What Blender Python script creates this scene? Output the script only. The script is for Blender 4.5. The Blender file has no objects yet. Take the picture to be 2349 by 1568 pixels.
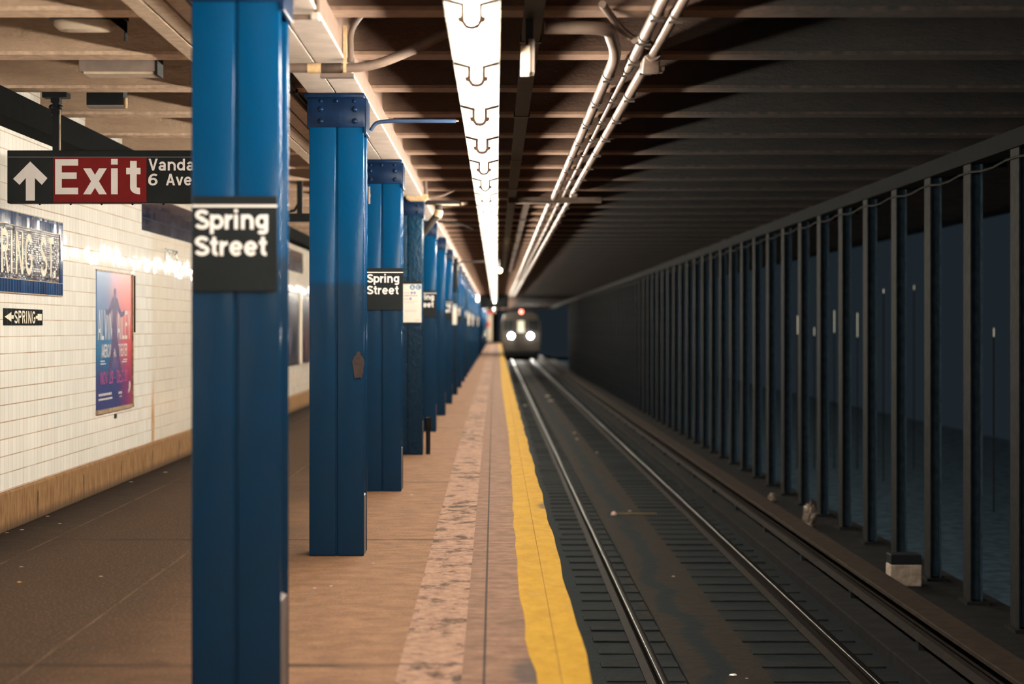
import bpy, bmesh, math, random
from mathutils import Vector
random.seed(7)
S = bpy.context.scene
COL = S.collection
R = math.radians
F = 4160.0            # focal length in pixels of the 2349 px wide frame
EYE = 1.45            # camera height over the platform
# ------------------------------------------------------------------ camera, sky, exposure
cd = bpy.data.cameras.new('camera')
cam = bpy.data.objects.new('camera', cd); COL.objects.link(cam)
cam.location = (0, 0, EYE); cam.rotation_euler = (R(90), 0, 0)
cd.sensor_width = 36.0; cd.lens = 36.0 * F / 2349
cd.shift_x = (1174.5 - 1139) / 2349; cd.shift_y = -(784 - 750) / 2349
cd.clip_end = 600; cd.clip_start = .05
cd.dof.use_dof = True; cd.dof.focus_distance = 12.6; cd.dof.aperture_fstop = 1.75
S.camera = cam
W = bpy.data.worlds.new('world'); S.world = W; W.use_nodes = True
W.node_tree.nodes['Background'].inputs[0].default_value = (.0110, .0168, .0222, 1)
W.node_tree.nodes['Background'].inputs[1].default_value = 1.0
S.view_settings.view_transform = 'Standard'; S.view_settings.look = 'None'
S.view_settings.exposure = 0.0; S.view_settings.gamma = 1.0
try:
    S.cycles.use_denoising = True; S.cycles.max_bounces = 6; S.cycles.diffuse_bounces = 4
    S.cycles.glossy_bounces = 3; S.cycles.caustics_reflective = False; S.cycles.caustics_refractive = False
    S.cycles.sample_clamp_indirect = 4.0
except Exception:
    pass
TUBE_L = 290.0                      # radiance of the fluorescent tubes
TUBE_C = (1.0, .92, .76)

# ------------------------------------------------------------------ node helper
class NT:
    def __init__(s, name):
        s.m = bpy.data.materials.new(name); s.m.use_nodes = True
        s.t = s.m.node_tree; s.p = s.t.nodes['Principled BSDF']; s.out = s.t.nodes['Material Output']
        s._c = None
    def new(s, ty, **kw):
        n = s.t.nodes.new(ty)
        for k, v in kw.items(): setattr(n, k, v)
        return n
    def put(s, sock, v):
        if v is None: return
        if hasattr(v, 'is_output'): s.t.links.new(v, sock)
        else:
            if sock.type == 'RGBA' and hasattr(v, '__len__') and len(v) == 3: v = (*v, 1)
            if sock.type in ('RGBA', 'VECTOR') and not hasattr(v, '__len__'): v = (v, v, v, 1)[:4 if sock.type == 'RGBA' else 3]
            sock.default_value = v
    def math(s, op, a, b=None, c=None):
        n = s.new('ShaderNodeMath', operation=op)
        s.put(n.inputs[0], a); s.put(n.inputs[1], b); s.put(n.inputs[2], c); return n.outputs[0]
    def vmath(s, op, a, b=None):
        n = s.new('ShaderNodeVectorMath', operation=op)
        s.put(n.inputs[0], a); s.put(n.inputs[1], b); return n.outputs[0]
    def mix(s, f, a, b, blend='MIX'):
        n = s.new('ShaderNodeMix', data_type='RGBA', blend_type=blend)
        s.put(n.inputs[0], f); s.put(n.inputs[6], a); s.put(n.inputs[7], b); return n.outputs[2]
    def coord(s):
        if s._c is None: s._c = s.new('ShaderNodeTexCoord').outputs['Object']
        return s._c
    def scaled(s, v):
        return s.vmath('MULTIPLY', s.coord(), v)
    def xyz(s, v=None):
        n = s.new('ShaderNodeSeparateXYZ'); s.put(n.inputs[0], v or s.coord()); return n.outputs
    def comb(s, x, y, z=0):
        n = s.new('ShaderNodeCombineXYZ'); s.put(n.inputs[0], x); s.put(n.inputs[1], y); s.put(n.inputs[2], z); return n.outputs[0]
    def noise(s, vec, scale=1, detail=4, rough=.55):
        n = s.new('ShaderNodeTexNoise'); s.put(n.inputs['Vector'], vec); n.inputs['Scale'].default_value = scale
        n.inputs['Detail'].default_value = detail; n.inputs['Roughness'].default_value = rough
        return n.outputs[0]
    def smooth(s, v, a, b, c=0., d=1.):
        n = s.new('ShaderNodeMapRange', interpolation_type='SMOOTHSTEP')
        s.put(n.inputs[0], v)
        for i, q in enumerate((a, b, c, d)): n.inputs[i + 1].default_value = q
        return n.outputs[0]
    def bump(s, h, strength=.3, dist=.01, normal=None):
        n = s.new('ShaderNodeBump'); s.put(n.inputs['Height'], h)
        n.inputs['Strength'].default_value = strength; n.inputs['Distance'].default_value = dist
        if normal is not None: s.put(n.inputs['Normal'], normal)
        s.put(s.p.inputs['Normal'], n.outputs[0]); return n.outputs[0]
    def set(s, base=None, rough=None, metal=None, spec=None, emit=None, estr=None, coat=None):
        for k, v in (('Base Color', base), ('Roughness', rough), ('Metallic', metal), ('Specular IOR Level', spec),
                     ('Emission Color', emit), ('Emission Strength', estr), ('Coat Weight', coat)):
            s.put(s.p.inputs[k], v)
        return s.m

def plain(name, base, rough=.5, metal=0, spec=.5, var=.15, scale=9, bump=.0, bscale=40, emit=None, estr=None, bdist=.004):
    n = NT(name)
    f = n.noise(n.coord(), scale, 4)
    dark = tuple(c * (1 - var) for c in base); lite = tuple(min(1, c * (1 + var)) for c in base)
    n.set(n.mix(n.smooth(f, .3, .7), dark, lite), rough, metal, spec, emit, estr)
    if bump: n.bump(n.noise(n.coord(), bscale, 3), bump, bdist)
    return n.m

M = {}
def mats():
    # blue column paint
    def paint(name, up, low, bstr, bscale, rough, worn=0):
        n = NT(name); z = n.xyz()[2]
        nz = n.noise(n.coord(), 3, 4)
        f = n.smooth(n.math('ADD', z, n.math('MULTIPLY', n.math('SUBTRACT', n.noise(n.coord(), 9, 3), .5), .06)), 1.70, 1.76)
        c = n.mix(f, low, up)
        c = n.mix(n.smooth(nz, .35, .75, 0, .3), c, tuple(v * .72 for v in up))
        if worn:
            w = n.smooth(n.noise(n.scaled((30, 30, 6)), 1, 5), .60, .70, 0, .55)
            c = n.mix(w, c, (.014, .026, .034))
        n.set(c, n.smooth(nz, .2, .8, rough - .04, rough + .06), 0, .13)
        hgt = n.noise(n.scaled((1, 1, .6)), bscale, 3)
        n.bump(hgt, bstr, .003 if not worn else .014)
        return n.m
    M['blue'] = paint('blue_paint', (.0006, .042, .122), (.007, .026, .058), .22, 45, .20)
    M['blue_rough'] = paint('blue_paint_lumpy', (.003, .026, .058), (.006, .020, .042), 1.0, 30, .28, 1)
    M['cap'] = plain('cap_paint', (.0035, .013, .040), .28, spec=.12, var=.25, bump=.35, bscale=40, bdist=.003)  # column blue darkened: the shade up by the lights put into colour
    M['fill'] = plain('worn_grey_fill', (.16, .125, .12), .6, var=.2, bump=.4)
    # tiled wall
    def tile(name, base, grout, tw, th, z0, tilt, rough, extra=None, var=.1, y0=0.0, gv=.05, gh=.05, vary=None, spec=.4):
        n = NT(name); x, y, z = n.xyz()
        u = n.math('DIVIDE', n.math('SUBTRACT', y, y0), tw); v = n.math('DIVIDE', n.math('SUBTRACT', z, z0), th)
        fu = n.math('FRACT', u); fv = n.math('FRACT', v)
        g = n.math('MAXIMUM', n.math('LESS_THAN', fu, gv), n.math('LESS_THAN', fv, gh))
        wn = n.new('ShaderNodeTexWhiteNoise', noise_dimensions='2D')
        n.put(wn.inputs['Vector'], n.comb(n.math('FLOOR', u), n.math('FLOOR', v)))
        rnd = wn.outputs['Color']; rv = wn.outputs['Value']
        c = n.mix(rv, tuple(a * (1 - var) for a in base), tuple(min(1, a * (1 + var * .6)) for a in base))
        if vary: c = n.mix(n.math('LESS_THAN', rv, .42), c, vary)
        if extra: c = extra(n, c, x, y, z)
        gs = n.smooth(n.noise(n.coord(), 1.3, 3), .35, .65, .7, 1.)
        c = n.mix(n.math('MULTIPLY', g, gs), c, grout)
        n.set(c, n.mix(g, (rough,) * 3, (.7,) * 3), 0, spec)
        geo = n.new('ShaderNodeNewGeometry').outputs['Normal']
        off = n.vmath('MULTIPLY', n.vmath('SUBTRACT', rnd, (.5, .5, .5)), (tilt * .3, tilt, tilt * 1.3))
        wav = n.new('ShaderNodeTexNoise'); n.put(wav.inputs['Vector'], n.coord()); wav.inputs['Scale'].default_value = 5
        off2 = n.vmath('MULTIPLY', n.vmath('SUBTRACT', wav.outputs['Color'], (.5, .5, .5)), (0, tilt * .8, tilt * .8))
        nn = n.vmath('NORMALIZE', n.vmath('ADD', n.vmath('ADD', geo, off), off2))
        n.bump(n.math('SUBTRACT', 1.0, g), .5, .002, nn)
        return n.m
    def wallx(n, c, x, y, z):
        c = n.mix(n.smooth(y, 18.3, 18.5, 0, .55), c, (.72, .62, .50))
        a = n.math('ABSOLUTE', n.math('SUBTRACT', y, n.math('ADD', 18.45, n.math('MULTIPLY', n.noise(n.coord(), 6, 2), .04))))
        st = n.math('MULTIPLY', n.smooth(a, .03, .13, 1, 0), n.smooth(z, .55, 1.1, 1, 0))
        st = n.math('MULTIPLY', st, n.smooth(n.noise(n.scaled((1, 8, 2)), 3, 4), .3, .6, .35, .95))
        c = n.mix(st, c, (.55, .27, .08))
        a2 = n.math('MULTIPLY', n.smooth(n.noise(n.scaled((1, 5, .5)), 1.4, 4), .58, .75, 0, .35), n.smooth(z, .3, 1.6, 1, .1))
        return n.mix(a2, c, (.62, .48, .30))
    M['tile'] = tile('cream_wall_tile', (.86, .83, .78), (.36, .24, .15), .104, .1215, .285, .022, .05, wallx, .05, gv=.045, gh=.06, spec=.20)
    M['blue_tile'] = tile('blue_border_tile', (.003, .036, .125), (.22, .17, .16), .075, .0935, .0, .03, .12, None, .3, gv=.07, gh=.0, spec=.04)
    M['navy_mosaic'] = tile('navy_mosaic', (.010, .012, .033), (.12, .09, .085), .033, .0165, .0, .09, .2, None, .5, gv=.10, gh=.15, vary=(.024, .019, .045), spec=.04)
    M['navy_tile'] = tile('navy_frieze_tile', (.005, .009, .032), (.03, .03, .045), .104, .1215, .0, .02, .12, None, .35, gv=.05, gh=.05, spec=.07)
    M['black_tile'] = tile('black_plaque_tile', (.012, .014, .016), (.08, .06, .05), .115, .3, .0, .02, .15, None, .3, gv=.03, gh=.0, spec=.1)
    M['cream_letter'] = plain('cream_mosaic_letter', (.70, .62, .50), .5, spec=.15, var=.18, scale=30, bump=.3)
    # baseboard
    n = NT('stained_concrete_base'); x, y, z = n.xyz()
    f = n.noise(n.scaled((1, 9, 1.6)), 2.6, 7, .68)
    c = n.mix(n.smooth(f, .3, .75), (.17, .085, .036), (.36, .20, .095))
    c = n.mix(n.smooth(n.noise(n.scaled((1, 20, 1.5)), 2.6, 3), .68, .76, 0, .8), c, (.03, .022, .016))
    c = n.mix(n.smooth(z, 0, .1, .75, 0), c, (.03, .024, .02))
    sl = n.math('ABSOLUTE', n.math('SUBTRACT', n.math('FRACT', n.math('DIVIDE', n.math('SUBTRACT', y, 12.94), 1.523)), .5))
    c = n.mix(n.math('MULTIPLY', n.smooth(sl, .005, .011, 1, 0), n.math('MULTIPLY', n.smooth(z, .09, .15), n.smooth(z, .20, .23, 1, 0))), c, (.006, .005, .005))
    c = n.mix(n.math('MULTIPLY', n.smooth(sl, .006, .03, .5, 0), n.smooth(z, .14, .19, 1, 0)), c, (.05, .03, .018))
    n.set(c, .75, 0, .1); n.bump(f, .4, .01); M['base'] = n.m
    # platform floor
    n = NT('platform_concrete'); x, y, z = n.xyz()
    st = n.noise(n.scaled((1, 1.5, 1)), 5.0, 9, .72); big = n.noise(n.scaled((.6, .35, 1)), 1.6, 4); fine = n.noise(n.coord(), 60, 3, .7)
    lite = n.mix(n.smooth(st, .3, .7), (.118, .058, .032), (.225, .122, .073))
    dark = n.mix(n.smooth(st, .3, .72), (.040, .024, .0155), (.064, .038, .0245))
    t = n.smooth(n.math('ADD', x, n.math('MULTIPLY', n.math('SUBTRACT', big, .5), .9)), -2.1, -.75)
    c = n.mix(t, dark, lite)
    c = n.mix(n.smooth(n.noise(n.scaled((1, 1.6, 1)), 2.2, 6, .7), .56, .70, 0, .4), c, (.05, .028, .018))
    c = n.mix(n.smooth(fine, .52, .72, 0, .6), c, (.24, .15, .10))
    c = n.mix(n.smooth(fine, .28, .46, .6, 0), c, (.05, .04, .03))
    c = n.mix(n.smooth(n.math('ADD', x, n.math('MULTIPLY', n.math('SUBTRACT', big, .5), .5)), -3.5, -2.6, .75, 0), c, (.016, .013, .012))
    # slab joints
    def line(v, at, w): return n.math('LESS_THAN', n.math('ABSOLUTE', n.math('SUBTRACT', v, at)), w)
    wob = n.math('MULTIPLY', n.math('SUBTRACT', n.noise(n.scaled((1, .4, 1)), 1.2, 3), .5), .035)
    yw = n.math('ADD', y, n.math('MULTIPLY', wob, 1.6))
    jy = n.math('LESS_THAN', n.math('FRACT', n.math('DIVIDE', n.math('SUBTRACT', yw, 7.74), 4.60)), .018)
    c = n.mix(n.math('MULTIPLY', jy, n.smooth(n.noise(n.coord(), 3, 4), .35, .6, .3, .8)), c, (.035, .02, .014))
    jx = n.math('MAXIMUM', line(n.math('ADD', x, wob), -1.01, .006), n.math('MAXIMUM', line(n.math('ADD', x, wob), -1.99, .007), line(x, -3.04, .006)))
    c = n.mix(n.math('MULTIPLY', jx, n.smooth(n.noise(n.coord(), 2.5, 3), .4, .6, .1, .6)), c, (.15, .10, .07))
    n.set(c, n.smooth(st, .3, .7, .7, .85), 0, .05); n.bump(n.math('ADD', fine, st), .25, .006); M['floor'] = n.m
    # stained light band and grey edge slabs
    n = NT('stained_light_band'); x, y, z = n.xyz()
    f = n.noise(n.scaled((1.3, 1, 1)), 4.2, 7, .70); f2 = n.noise(n.coord(), 14, 7, .75); g = n.noise(n.scaled((.2, .22, 1)), 1.2, 2)
    c = n.mix(n.smooth(f2, .25, .75), (.15, .077, .051), (.315, .195, .146))
    c = n.mix(n.smooth(n.math('ADD', f, n.math('MULTIPLY', n.math('SUBTRACT', g, .5), .3)), .50, .61, 0, .9), c, (.042, .024, .018))
    jy = n.math('LESS_THAN', n.math('FRACT', n.math('DIVIDE', n.math('SUBTRACT', y, 7.78), 4.6)), .007)
    c = n.mix(n.math('MULTIPLY', jy, .8), c, (.05, .035, .03))
    n.set(c, .8, 0, .05); n.bump(f2, .3, .004); M['band'] = n.m
    n = NT('grey_edge_slab'); x, y, z = n.xyz()
    f = n.noise(n.scaled((1, 1.4, 1)), 7, 8, .72); sp = n.noise(n.coord(), 34, 2)
    c = n.mix(n.smooth(f, .3, .7), (.098, .051, .034), (.195, .108, .073))
    c = n.mix(n.smooth(n.noise(n.scaled((1, 2.5, 1)), 1.1, 4), .56, .72, 0, .6), c, (.05, .03, .022))
    c = n.mix(n.smooth(sp, .70, .76, 0, .6), c, (.28, .2, .15))
    seam = n.math('ADD', n.math('MULTIPLY', n.math('MINIMUM', y, 40.0), -.0016), -.0396)
    d = n.math('ABSOLUTE', n.math('SUBTRACT', x, seam))
    c = n.mix(n.smooth(d, .004, .008, .9, 0), c, (.02, .013, .012))
    jy = n.math('LESS_THAN', n.math('FRACT', n.math('DIVIDE', n.math('SUBTRACT', y, 12.1), 5.6)), .006)
    c = n.mix(n.math('MULTIPLY', jy, .7), c, (.06, .04, .03))
    ds = n.vmath('MULTIPLY', n.vmath('SUBTRACT', n.coord(), (.17, 7.62, 0)), (6.5, 2.4, 0))
    ln = n.new('ShaderNodeVectorMath', operation='LENGTH'); n.put(ln.inputs[0], ds)
    c = n.mix(n.smooth(n.math('ADD', ln.outputs['Value'], n.math('MULTIPLY', n.noise(n.scaled((3, 14, 1)), 2, 4), 1.2)), 1.1, 1.5, .85, 0), c, (.05, .035, .033))
    n.set(c, .75, 0, .05); n.bump(f, .3, .004); M['slab'] = n.m
    n = NT('yellow_safety_paint'); x, y, z = n.xyz()
    f = n.noise(n.scaled((2, 1, 1)), 4, 6, .7)
    c = n.mix(n.smooth(f, .3, .7), (.27, .140, .0075), (.35, .195, .014))
    c = n.mix(n.smooth(n.noise(n.scaled((4, 1.2, 1)), 2, 5), .57, .72, 0, .5), c, (.30, .175, .05))
    c = n.mix(n.smooth(n.noise(n.coord(), 26, 4), .70, .78, 0, .5), c, (.2, .11, .03))
    ln = n.new('ShaderNodeVectorMath', operation='LENGTH'); n.put(ln.inputs[0], n.vmath('MULTIPLY', n.vmath('SUBTRACT', n.coord(), (.17, 7.62, 0)), (6.5, 2.4, 0)))
    c = n.mix(n.smooth(n.math('ADD', ln.outputs['Value'], n.math('MULTIPLY', n.noise(n.scaled((3, 14, 1)), 2, 4), 1.2)), 1.1, 1.5, .8, 0), c, (.07, .05, .035))
    n.set(c, .75, 0, .05); n.bump(f, .3, .004); M['yellow'] = n.m
    # ceiling
    def soot(n, clean, mid, black):  # platform side paler, track side darker: light falloff put into the soot tone
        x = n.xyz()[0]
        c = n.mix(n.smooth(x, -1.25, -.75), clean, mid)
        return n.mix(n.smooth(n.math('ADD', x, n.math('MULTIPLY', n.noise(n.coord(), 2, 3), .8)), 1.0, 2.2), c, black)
    M['flange'] = plain('tan_painted_steel', (.50, .37, .27), .6, var=.2, scale=14, bump=.3)
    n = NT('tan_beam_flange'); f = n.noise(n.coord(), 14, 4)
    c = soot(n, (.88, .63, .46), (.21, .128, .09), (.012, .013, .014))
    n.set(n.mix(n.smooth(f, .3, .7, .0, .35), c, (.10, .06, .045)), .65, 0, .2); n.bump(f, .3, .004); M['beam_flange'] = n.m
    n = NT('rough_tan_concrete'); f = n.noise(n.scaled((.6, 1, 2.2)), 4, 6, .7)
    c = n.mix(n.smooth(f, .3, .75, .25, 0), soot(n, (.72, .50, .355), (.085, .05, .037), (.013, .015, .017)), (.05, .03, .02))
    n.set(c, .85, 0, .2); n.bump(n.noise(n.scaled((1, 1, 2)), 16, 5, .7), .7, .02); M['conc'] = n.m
    M['slab_dark'] = plain('sooty_ceiling', (.045, .035, .030), .85, spec=.1, var=.3, scale=2, bump=.4)
    M['girder'] = plain('cream_girder_paint', (.40, .33, .285), .5, spec=.25, var=.12, scale=6, bump=.25)
    M['girder_side'] = plain('pinkish_girder_paint', (.155, .095, .072), .6, spec=.2, var=.15, scale=7, bump=.3)
    # track
    n = NT('sooty_track_bed'); x, y, z = n.xyz()
    f = n.noise(n.coord(), 7, 6, .7); wv = n.math('MULTIPLY', n.math('SUBTRACT', n.noise(n.scaled((.3, 1, 1)), .8, 4), .5), .35)
    xw = n.math('ADD', x, wv)
    bandm = n.math('MULTIPLY', n.smooth(xw, 1.36, 1.42), n.smooth(xw, 2.02, 2.12, 1, 0))
    gap = n.smooth(n.math('ABSOLUTE', n.math('SUBTRACT', n.math('ADD', x, n.math('MULTIPLY', wv, 1.8)), 1.66)), .05, .12, 0, 1)
    bandm = n.math('MULTIPLY', bandm, gap)
    c = n.mix(bandm, n.mix(f, (.0052, .0082, .0108), (.0085, .0115, .0140)), n.mix(n.smooth(f, .3, .7), (.0125, .0098, .0080), (.022, .0168, .013)))
    n.set(c, .8, 0, .06); n.bump(f, .6, .02); M['bed'] = n.m
    M['tie'] = plain('dark_timber', (.0090, .0100, .0108), .85, spec=.08, var=.3, scale=12, bump=.5)
    M['rail_side'] = plain('rusty_rail', (.012, .009, .0075), .7, spec=.04, var=.3, scale=14, bump=.3)
    M['rail_top'] = plain('polished_rail_head', (.020, .0155, .0125), .36, 1.0, var=.12, scale=4)
    M['board'] = plain('weathered_cover_board', (.022, .0145, .0105), .75, spec=.08, var=.3, scale=8, bump=.4)
    M['ledge'] = plain('dusty_ledge', (.0105, .0100, .0105), .85, spec=.06, var=.3, scale=6, bump=.5)
    M['tcol'] = plain('sooty_steel', (.0125, .0122, .0125), .75, spec=.06, var=.25, scale=10, bump=.4)
    M['tcol_dark'] = plain('black_sooty_steel', (.005, .0055, .006), .8, spec=.03, var=.2)
    M['tcol_web'] = plain('dark_bluish_steel', (.034, .056, .082), .8, spec=.03, var=.2, scale=10, bump=.3)
    M['edge_face'] = plain('platform_face', (.012, .012, .013), .8, spec=.08, var=.3, scale=5, bump=.4)
    M['dark'] = plain('dark_metal', (.007, .009, .011), .5, spec=.2, var=.2)
    M['trunk_tan'] = plain('dull_tan_trunking', (.052, .035, .027), .65, spec=.15, var=.3)
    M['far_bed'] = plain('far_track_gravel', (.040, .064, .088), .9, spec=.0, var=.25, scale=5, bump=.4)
    M['duct'] = plain('black_cable_duct', (.0035, .004, .0045), .8, spec=.02, var=.2)
    M['soot_pipe'] = plain('sooty_pipe', (.022, .018, .016), .6, spec=.15, var=.3)
    M['pipe'] = plain('cream_conduit', (.125, .087, .070), .38, spec=.3, var=.12, scale=12)
    M['brass'] = plain('ochre_coupling', (.42, .28, .15), .45, var=.2, scale=20)
    M['clamp'] = plain('dark_clamp', (.05, .035, .028), .5, .4)
    M['conduit_blue'] = plain('blue_conduit', (.02, .035, .075), .35, spec=.3)
    # lights
    M['reflector'] = plain('white_enamel', (.17, .16, .14), .6, spec=.1, var=.03)
    M['holder'] = plain('brown_lampholder', (.0050, .0029, .0019), .8, spec=.0, var=.15)
    n = NT('fluorescent_glow'); n.set((1, 1, 1), .5, emit=TUBE_C, estr=TUBE_L); M['tube'] = n.m
    # signs
    M['sign_black'] = plain('black_sign_enamel', (.0075, .010, .012), .35, spec=.2, var=.15)
    M['sign_white'] = plain('sign_lettering', (.90, .84, .82), .5, var=.03)
    M['sign_red'] = plain('red_sign_panel', (.17, .012, .013), .42, spec=.1, var=.08)
    M['paper'] = plain('notice_paper', (.78, .70, .62), .5, var=.03)
    M['mta_blue'] = plain('blue_disc', (.0, .16, .36), .5, var=.05)
    M['ink'] = plain('grey_ink', (.30, .28, .29), .6, var=.05)
    M['violet'] = plain('violet_disc', (.16, .14, .42), .5, var=.05)
    M['box_grey'] = plain('grey_painted_box', (.22, .17, .15), .5, var=.15)
    M['box_pale'] = plain('pale_lens', (.62, .50, .38), .4, var=.08)
    M['frame'] = plain('weathered_frame', (.32, .22, .13), .5, var=.3, scale=15)
    M['steel'] = plain('stainless_steel', (.07, .062, .055), .5, .4, spec=.2, var=.1)
    M['black_glass'] = plain('dark_glass', (.02, .022, .025), .1)
    def glow(name, col, st): n = NT(name); return n.set((.8, .8, .8), .5, emit=col, estr=st)
    M['headlamp'] = glow('headlamp_glow', (1, .93, .82), 900)
    M['red_lamp'] = glow('red_lamp_glow', (1, .10, .05), 7)
    M['green_pane'] = glow('lit_greenish_pane', (.42, .40, .16), .8)
    M['amber'] = glow('amber_lamp_glow', (1, .62, .2), 40)
    M['far_lamp'] = glow('distant_lamp_glow', (.62, .58, .34), .42)  # emission standing in for a pale glint
    M['lamp_white'] = glow('white_lamp_glow', (1, .9, .72), 9)
    M['cream_steel'] = plain('cream_cabinet', (.75, .64, .50), .5, var=.05)
    M['red_paint'] = plain('red_notice', (.72, .08, .05), .5, var=.05)
    M['scrap'] = plain('pale_litter', (.30, .235, .195), .6, var=.2, scale=20)
    M['plastic'] = plain('crumpled_plastic', (.20, .155, .125), .35, var=.35, scale=25, bump=.6)
    M['leaf'] = plain('orange_leaf', (.62, .27, .05), .6, var=.2, scale=40)
    M['crate'] = plain('pale_concrete_block', (.30, .235, .19), .75, var=.3, scale=14, bump=.4)
    M['stick'] = plain('ochre_stick', (.16, .11, .045), .6)
    M['pink'] = plain('pinkish_tip', (.55, .33, .30), .5)
    M['rust'] = plain('rusty_patch', (.026, .013, .011), .7, var=.4, scale=30, bump=.6)
mats()

# ------------------------------------------------------------------ mesh builder
class MB:
    def __init__(s): s.v = []; s.f = []; s.mi = []; s.cur = 0
    def mat(s, i): s.cur = i; return s
    def add(s, vs, fs):
        o = len(s.v); s.v += [tuple(v) for v in vs]
        for f in fs: s.f.append([i + o for i in f]); s.mi.append(s.cur)
        return s
    def box(s, x0, x1, y0, y1, z0, z1):
        return s.add([(x0, y0, z0), (x1, y0, z0), (x1, y1, z0), (x0, y1, z0), (x0, y0, z1), (x1, y0, z1), (x1, y1, z1), (x0, y1, z1)],
                     [(3, 2, 1, 0), (4, 5, 6, 7), (0, 1, 5, 4), (1, 2, 6, 5), (2, 3, 7, 6), (3, 0, 4, 7)])
    def prism(s, pts, axis, a, b):
        """closed outline (list of 2-D points) extruded along an axis from a to b"""
        def P(p, t): return {'x': (t, p[0], p[1]), 'y': (p[0], t, p[1]), 'z': (p[0], p[1], t)}[axis]
        n = len(pts)
        vs = [P(p, a) for p in pts] + [P(p, b) for p in pts]
        fs = [list(range(n))[::-1], list(range(n, 2 * n))] + [(i, (i + 1) % n, n + (i + 1) % n, n + i) for i in range(n)]
        return s.add(vs, fs)
    def tube(s, path, r, n=10, caps=True):
        path = [Vector(p) for p in path]; rs = r if isinstance(r, (list, tuple)) else [r] * len(path)
        vs = []; up = None
        for i, p in enumerate(path):
            t = (path[min(i + 1, len(path) - 1)] - path[max(i - 1, 0)]).normalized()
            if up is None: up = Vector((0, 0, 1)) if abs(t.z) < .9 else Vector((1, 0, 0))
            a = t.cross(up).normalized(); b = a.cross(t).normalized(); up = b
            for k in range(n):
                q = 2 * math.pi * k / n
                vs.append(p + (a * math.cos(q) + b * math.sin(q)) * rs[i])
        fs = []
        for i in range(len(path) - 1):
            for k in range(n):
                fs.append((i * n + k, i * n + (k + 1) % n, (i + 1) * n + (k + 1) % n, (i + 1) * n + k))
        if caps: fs.append(list(range(n))[::-1]); fs.append([(len(path) - 1) * n + k for k in range(n)])
        return s.add(vs, fs)
    def dome(s, c, r, d, axis='y-', n=10, m=4):
        c = Vector(c); vs = []
        for i in range(m + 1):
            a = math.pi / 2 * i / m
            for k in range(n):
                q = 2 * math.pi * k / n; u, w, h = r * math.cos(a) * math.cos(q), r * math.cos(a) * math.sin(q), d * math.sin(a)
                vs.append(c + Vector({'y-': (u, -h, w), 'x+': (h, u, w), 'z+': (u, w, h), 'z-': (u, w, -h)}[axis]))
        fs = [(i * n + k, i * n + (k + 1) % n, (i + 1) * n + (k + 1) % n, (i + 1) * n + k) for i in range(m) for k in range(n)]
        return s.add(vs, fs)
    def build(s, name, mat, parent=None, at=None, bevel=0, seg=2, smooth=0):
        o0 = Vector(parent['_o']) if parent is not None else Vector(at or (0, 0, 0))
        me = bpy.data.meshes.new(name)
        me.from_pydata([Vector(v) - o0 for v in s.v], [], s.f)
        for m in (mat if isinstance(mat, (list, tuple)) else [mat]): me.materials.append(M[m])
        me.polygons.foreach_set('material_index', s.mi)
        bm = bmesh.new(); bm.from_mesh(me)
        bmesh.ops.recalc_face_normals(bm, faces=bm.faces)
        if bevel:
            ed = [e for e in bm.edges if len(e.link_faces) == 2 and e.calc_face_angle(0) > .5]
            bmesh.ops.bevel(bm, geom=ed, offset=bevel, segments=seg, profile=.5, affect='EDGES', clamp_overlap=True)
        bm.to_mesh(me); bm.free()
        if smooth:
            me.shade_smooth(); me.set_sharp_from_angle(angle=R(smooth))
        o = bpy.data.objects.new(name, me); COL.objects.link(o)
        if parent is not None: o.parent = parent
        else: o.location = o0
        o['_o'] = tuple(o0)
        return o

def tag(o, label, cat, group=None, kind=None):
    o['label'] = label; o['category'] = cat
    if group: o['group'] = group
    if kind: o['kind'] = kind
    return o
def thing(name, label, cat, loc=(0, 0, 0), group=None):
    o = bpy.data.objects.new(name, None); COL.objects.link(o); o.location = loc; o.empty_display_size = .1
    o['_o'] = tuple(loc); return tag(o, label, cat, group)
def struct(name, mb, mat, label, cat, at=None, **k):
    return tag(mb.build(name, mat, at=at, **k), label, cat, kind='structure')
def kids(o): return [c for c in bpy.data.objects if c.parent == o]
KID = {}
def dup(root, loc, label, group=None, skip=()):
    if root.name not in KID: KID[root.name] = [(c, kids(c)) for c in kids(root)]
    r = root.copy(); COL.objects.link(r); r.location = loc; r['label'] = label
    if group: r['group'] = group
    elif 'group' in r: pass
    for c, gs in KID[root.name]:
        if any(c.name.startswith(k) for k in skip): continue
        d = c.copy(); COL.objects.link(d); d.parent = r
        for g in gs:
            if any(g.name.startswith(k) for k in skip): continue
            e = g.copy(); COL.objects.link(e); e.parent = d
    return r
def at(px, py, d): return ((px - 1139) * d / F, d, EYE + (750 - py) * d / F)
ORD = 'nearest second third fourth fifth sixth seventh eighth ninth tenth eleventh twelfth'.split()

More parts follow.
